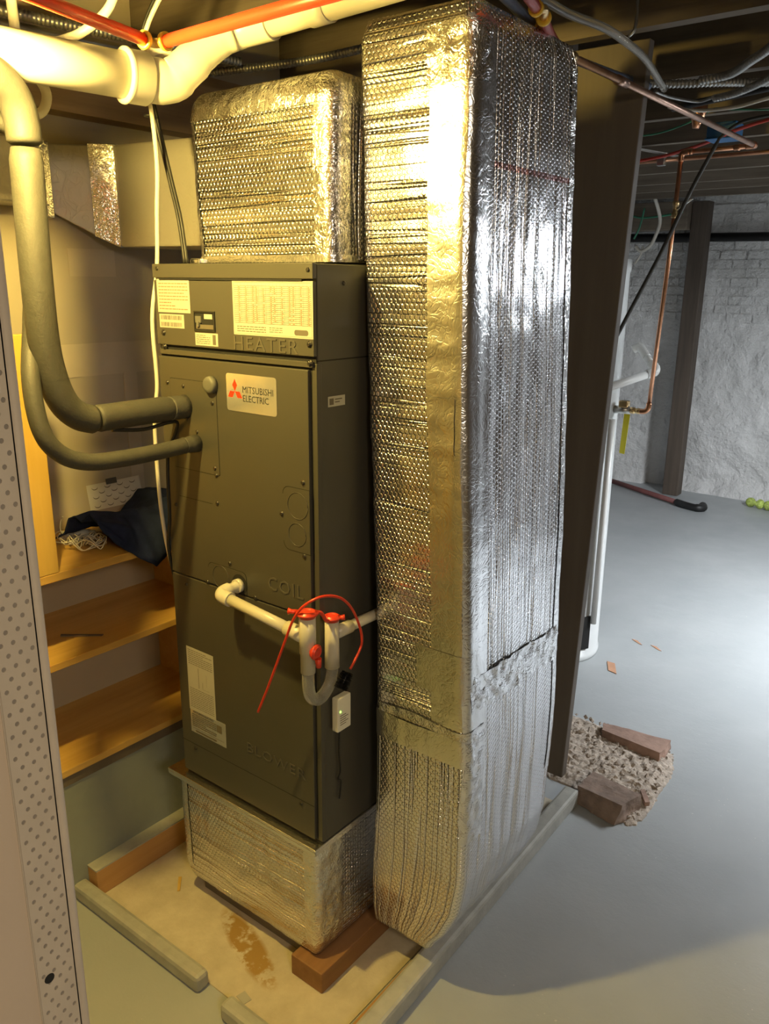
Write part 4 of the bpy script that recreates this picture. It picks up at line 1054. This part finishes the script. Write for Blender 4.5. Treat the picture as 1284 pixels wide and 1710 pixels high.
tag(obj('red_cable', MB().tube(smooth([(-.62, 2.98, 2.385), (-.35, 2.86, 2.39), (-.10, 2.66, 2.40), (.10, 2.45, 2.41), (.35, 2.30, 2.42), (.9, 2.15, 2.43), (1.5, 2.15, 2.44)], 5), .0075, 8), M['redpex']), 'orange-red cable strung slantwise under the joists behind the copper pipe', 'cable')
tag(obj('copper_line', MB().tube([(-.75, 3.05, 2.395), (.9, 3.10, 2.405)], .0105, 10), M['copper']), 'straight copper pipe crossing the joists behind the drop pipe', 'pipe')
hg = thing('pipe_hanger', 'pale metal pipe hanger strap with a clip under the joists', 'hanger', (-.45, 3.05, 2.37))
obj('strap', MB().hexa([(-.56, 2.80, 2.438), (-.53, 2.80, 2.438), (-.36, 3.10, 2.415), (-.40, 3.10, 2.415)], [(-.56, 2.80, 2.442), (-.53, 2.80, 2.442), (-.36, 3.10, 2.419), (-.40, 3.10, 2.419)]), M['steel'], hg)
obj('clip', MB().box(-.46, -.42, 3.035, 3.065, 2.37, 2.415), M['steel'], hg, bevel=.004)
bb = thing('junction_box', 'small blue plastic junction box between the joists', 'junction box', (.02, 2.62, 2.40))
obj('box_body', MB().box(-.07, .05, 2.55, 2.66, 2.40, 2.46), M['bluebox'], bb, bevel=.004)
obj('box_lid', MB().box(-.075, .055, 2.545, 2.665, 2.394, 2.400), M['bluebox'], bb, bevel=.002)
tag(obj('copper_tee', MB().turn((.055, 2.06, 2.44), (-.1, 0, -1), [(0, .028), (.02, .030), (.05, .022), (.065, .016), (.08, .012)], 14), M['copper']), 'stubby copper fitting hanging below the joist over the long copper pipe', 'fitting')
tag(obj('hanging_cable', MB().tube(smooth([(.30, 2.33, 2.43), (.15, 2.30, 2.41), (.075, 2.29, 2.36), (.060, 2.28, 2.33), (-.01, 2.25, 2.16), (-.085, 2.20, 1.93), (-.180, 2.17, 1.70), (-.262, 2.14, 1.50), (-.320, 2.10, 1.40), (-.36, 2.07, 1.30)], 6), [.006]*18+[.0085]*37, 10), M['foam']), 'dark cable hanging slantwise from the copper pipe to the water heater', 'cable')
tag(obj('white_wire', MB().tube(smooth([(-1.36, 5.455, 2.46), (-1.335, 5.55, 2.30), (-1.36, 5.55, 2.18), (-1.40, 5.55, 2.10), (-1.47, 5.55, 2.06), (-1.52, 5.55, 2.10)], 5), .014, 8).tube(smooth([(-1.46, 5.56, 2.10), (-1.48, 5.56, 2.02), (-1.52, 5.56, 1.96)], 5), .009, 8), M['whitecable']), 'loose white cable looping down from the far ceiling girder', 'cable')
tag(obj('green_wire', MB().tube(smooth([(-1.70, 5.68, 2.38), (-1.55, 5.67, 2.33), (-1.35, 5.67, 2.34), (-1.20, 5.67, 2.36)], 5), .008, 8), M['greencable']), 'green wire along the front of the far ceiling girder', 'wire')
tag(obj('green_wire', MB().tube(smooth([(-1.50, 5.62, 2.40), (-1.52, 5.60, 2.25), (-1.56, 5.60, 2.16)], 5), .008, 8), M['greencable']), 'short green wire dangling below the far ceiling girder', 'wire')

# ================================================================ WATER HEATER
wh = thing('water_heater', 'white cylindrical water heater mostly hidden behind the dark upright board', 'water heater', (-.505, 2.30, 0))
HC = Vector((-.500, 2.300, 0))
obj('tank', MB().turn(HC, (0, 0, 1), [(0, .232), (.012, .236), (.03, .236), (.031, .2305), (1.845, .2305), (1.85, .235), (1.90, .235), (1.905, .22), (1.925, .12)], 64), M['heater'], wh)
obj('lower_panel', MB().hexa([HC+Vector((.180, -.150, .07)), HC+Vector((.226, -.065, .07)), HC+Vector((.232, -.068, .07)), HC+Vector((.186, -.156, .07))], [HC+Vector((.180, -.150, .24)), HC+Vector((.226, -.065, .24)), HC+Vector((.232, -.068, .24)), HC+Vector((.186, -.156, .24))]), M['seam'], wh)
rv = thing('relief_valve', 'chrome and brass relief valve with a yellow tag on the water heater', 'valve', (-.23, 2.302, 1.2))
obj('valve_body', MB().tube([(-.28, 2.302, 1.242), (-.193, 2.302, 1.245)], .0175, 14), M['steel'], rv)
obj('brass_cap', MB().box(-.247, -.205, 2.285, 2.32, 1.256, 1.286), M['brass'], rv, bevel=.004)
tg = obj('yellow_tag', MB().hexa([(-.222, 2.283, 1.048), (-.196, 2.280, 1.045), (-.196, 2.2815, 1.045), (-.222, 2.2845, 1.048)], [(-.218, 2.290, 1.228), (-.190, 2.290, 1.228), (-.190, 2.2915, 1.228), (-.218, 2.2915, 1.228)]), M['yellowtag'], rv)
tag(obj('discharge_pipe', MB().tube([(-.250, 2.235, 1.205), (-.256, 2.235, .205)], .0145, 16), M['pvc2']), 'thin white vertical pipe ending above the floor beside the water heater', 'pipe')
vp = thing('vent_pipe', 'white plastic pipe with elbows crossing in front of the whitewashed wall', 'pipe', (-.2, 2.4, 1.33))
obj('pipe_run', MB().tube([(-.335, 2.115, 1.318), (-.160, 2.42, 1.405)], .018, 18), M['pvc2'], vp)
obj('elbow', MB().tube(smooth([(-.175, 2.40, 1.399), (-.150, 2.43, 1.410), (-.152, 2.445, 1.428), (-.178, 2.46, 1.442)], 5), .0215, 18), M['pvc2'], vp)
obj('short_run', MB().tube([(-.170, 2.455, 1.438), (-.225, 2.50, 1.478)], .0165, 16), M['pvc2'], vp)
obj('elbow', MB().tube(smooth([(-.212, 2.49, 1.468), (-.240, 2.51, 1.494), (-.262, 2.52, 1.512), (-.290, 2.52, 1.500)], 5), .0200, 16), M['pvc2'], vp)

# ---- things on the far floor
fp = thing('red_pole', 'dull red pole with a black hooked end lying on the floor by the back wall', 'pole', (-1.1, 5.6, 0))
obj('shaft', MB().tube([(-1.9, 5.95, .035), (-.90, 5.45, .030)], .022, 12), M['rust'], fp)
obj('hook', MB().tube(smooth([(-.93, 5.465, .030), (-.82, 5.41, .030), (-.74, 5.39, .030), (-.70, 5.43, .030), (-.72, 5.49, .030)], 5), [.030]*10+[.034]*11, 12), M['black'], fp)
mb = MB(); rnd = random.Random(3)
mb.tube(smooth([(-.45, 5.86, .035), (-.38, 5.80, .045), (-.32, 5.84, .035), (-.26, 5.78, .045), (-.18, 5.74, .035)], 6), [.03+.012*math.sin(k*.9) for k in range(25)], 10)
tag(obj('lime_rag', mb, M['limecloth']), 'crumpled lime green rag on the floor against the back wall, right edge', 'rag')
tag(obj('fallen_leaf', MB().hexa([(-.19, 2.29, .001), (-.145, 2.20, .001), (-.10, 2.19, .001), (-.15, 2.29, .001)], [(-.19, 2.29, .004), (-.145, 2.20, .004), (-.10, 2.19, .004), (-.15, 2.29, .004)]), plain('tan_leaf', (.50, .27, .16), .8)), 'dry orange-brown leaf on the floor right of the water heater', 'leaf')
for k, (x, y, l_) in enumerate(((-.165, 2.61, 'small tan leaf fragment further back, left of the pair on the floor'), (-.06, 2.60, 'small tan leaf fragment further back, right of the pair on the floor'))):
    tag(obj('leaf_fragment', MB().hexa([(x-.03, y+.012, .001), (x+.02, y-.02, .001), (x+.04, y-.025, .001), (x, y+.012, .001)], [(x-.03, y+.012, .003), (x+.02, y-.02, .003), (x+.04, y-.025, .003), (x, y+.012, .003)]), bpy.data.materials['tan_leaf']), l_, 'leaf')

# ---- broken patch of masonry in the floor
def rubble():
    mb = MB(); rnd = random.Random(11); n = 74
    poly = [(-.16, 1.60), (-.10, 1.70), (.05, 1.69), (.20, 1.70), (.35, 1.67), (.395, 1.55), (.40, 1.40), (.41, 1.25), (.40, 1.15), (.375, 1.13), (.30, 1.20), (.185, 1.22), (.05, 1.21), (-.12, 1.30)]
    def inside(x, y):
        c = False; j = len(poly)-1
        for i in range(len(poly)):
            xi, yi = poly[i]; xj, yj = poly[j]
            if (yi > y) != (yj > y) and x < (xj-xi)*(y-yi)/(yj-yi)+xi: c = not c
            j = i
        return c
    def dist(x, y):
        d = 9
        for a, b in zip(poly, poly[1:]+poly[:1]):
            A_, B_ = Vector(a), Vector(b); t = max(0, min(1, (Vector((x, y))-A_).dot(B_-A_)/(B_-A_).length_squared)); d = min(d, (Vector((x, y))-A_-(B_-A_)*t).length)
        return d
    idx = {}
    for j in range(n+1):
        for i in range(n+1):
            x = -.18+.60*i/n; y = 1.03+.70*j/n
            q = Vector((x, y, 0))
            if inside(x, y):
                d = min(1, dist(x, y)/.05)
                z = .004+d*(.016+.014*abs(noise.noise(q*18))+.016*max(0, noise.noise(q*50))+.006*noise.noise(q*110))
            else: z = -.01
            idx[(i, j)] = len(mb.v); mb.v.append((x+.006*noise.noise(q*60), y+.006*noise.noise(q*60+Vector((5, 5, 5))), z))
    for j in range(n):
        for i in range(n):
            f = (idx[i, j], idx[i+1, j], idx[i+1, j+1], idx[i, j+1])
            if max(mb.v[k][2] for k in f) > 0: mb.f.append(f); mb.sm.append(False)
    for k in range(420):
        x, y = rnd.uniform(-.14, .40), rnd.uniform(1.05, 1.70)
        if not inside(x, y): continue
        r = rnd.choice((.004, .005, .007, .010)); c = Vector((x, y, .022+r*.5)); b = len(mb.v)
        for a in ((1, 0, 0), (-1, 0, 0), (0, 1, 0), (0, -1, 0), (0, 0, 1), (0, 0, -1)):
            mb.v.append(tuple(c+Vector(a)*r*rnd.uniform(.6, 1.3)+Vector((rnd.uniform(-.3, .3)*r, rnd.uniform(-.3, .3)*r, 0))))
        for f in ((0, 2, 4), (2, 1, 4), (1, 3, 4), (3, 0, 4), (2, 0, 5), (1, 2, 5), (3, 1, 5), (0, 3, 5)): mb.f.append(tuple(b+q for q in f)); mb.sm.append(False)
    return mb
rb = tag(obj('mortar_rubble', rubble(), M['mortar'], recalc=True), 'patch of crumbled mortar and small stones broken out of the floor', 'rubble'); rb['kind'] = 'stuff'
def rough_block(name, b, t, mat, sub=4, amp=.006, seed=0):
    bm = bmesh.new(); vs = [bm.verts.new(p) for p in list(b)+list(t)]
    for f in ((3, 2, 1, 0), (4, 5, 6, 7), (0, 1, 5, 4), (1, 2, 6, 5), (2, 3, 7, 6), (3, 0, 4, 7)): bm.faces.new([vs[k] for k in f])
    bmesh.ops.subdivide_edges(bm, edges=list(bm.edges), cuts=9, use_grid_fill=True)
    c = sum((v.co for v in bm.verts), Vector())/len(bm.verts)
    for v in bm.verts:
        n = (v.co-c).normalized(); k = noise.noise(v.co*16+Vector((seed, 0, 0)))+.5*noise.noise(v.co*45)
        v.co += n*k*amp
    mb = MB(); bm.verts.index_update(); mb.v = [tuple(v.co) for v in bm.verts]; mb.f = [tuple(v.index for v in f.verts) for f in bm.faces]; mb.sm = [False]*len(mb.f); bm.free()
    return obj(name, mb, mat)
tag(rough_block('broken_brick', [(.185, 1.135, .003), (.345, 1.098, .003), (.385, 1.225, .003), (.195, 1.262, .003)], [(.180, 1.145, .070), (.352, 1.130, .072), (.376, 1.236, .070), (.190, 1.258, .072)], M['brick'], amp=.008, seed=3), 'large grey-brown broken brick at the near edge of the rubble, by the sill end', 'brick')
tag(rough_block('broken_brick', [(.08, 1.575, .015), (.335, 1.553, .015), (.335, 1.68, .015), (.065, 1.64, .015)], [(.082, 1.582, .056), (.335, 1.560, .056), (.330, 1.676, .056), (.066, 1.634, .056)], M['brickred'], amp=.009, seed=8), 'long flat reddish broken brick at the far edge of the rubble', 'brick')
tag(rough_block('brick_shard', [(.352, 1.31, .02), (.392, 1.25, .02), (.404, 1.262, .02), (.362, 1.325, .02)], [(.352, 1.31, .036), (.392, 1.25, .036), (.404, 1.262, .036), (.362, 1.325, .036)], M['brickred'], amp=.002, seed=9), 'small pinkish brick shard right of the large broken brick', 'shard')

# ================================================================ LAMPS (just outside the frame)
lb = thing('light_bulb', 'bare glowing bulb in a white holder under the joists, upper left', 'lamp', (-.22, -.56, 2.12))
obj('glass', MB().turn((-.22, -.56, 2.118), (0, 0, 1), [(0, .004), (.004, .016), (.012, .025), (.026, .030), (.040, .028), (.056, .019), (.070, .014)], 24), M['bulb'], lb)
obj('holder', MB().turn((-.22, -.56, 2.186), (0, 0, 1), [(0, .018), (.03, .022), (.045, .05), (.06, .055)], 24), M['pvc'], lb)
obj('mounting_stem', MB().tube([(-.22, -.56, 2.244), (-.22, -.56, 2.66)], .012, 10), M['galv'], lb)
sl_ = thing('ceiling_light', 'long shop light fixture with two lit tubes hanging on chains in the back room', 'lamp', (1.45, 3.0, 1.95))
obj('housing', MB().box(1.28, 1.62, 2.35, 3.65, 1.995, 2.05), M['steel'], sl_, bevel=.004)
for x in (1.37, 1.53):
    obj('tube', MB().tube([(x, 2.4, 1.965), (x, 3.6, 1.965)], .013, 12), M['tube'], sl_)
for y in (2.6, 3.4): obj('chain', MB().tube([(1.45, y, 2.05), (1.45, y, 2.66)], .004, 6), M['steel'], sl_)

for pre, grp in (('flexible_conduit', 'ribbed metal conduits under the joists'), ('insulated_line', 'foam insulated refrigerant pipes'), ('floor_sill', 'grey painted sills around the concrete pad'),
                 ('broken_brick', 'broken bricks in the rubble patch'), ('leaf_fragment', 'leaf fragments on the back room floor'), ('wood_block', 'blocks under the foil ducts'),
                 ('green_wire', 'green wires under the joists'), ('beige_cable', 'beige cables above the waste pipe')):
    for o in bpy.data.objects:
        if not o.parent and o.name.split('.')[0] == pre: o['group'] = grp
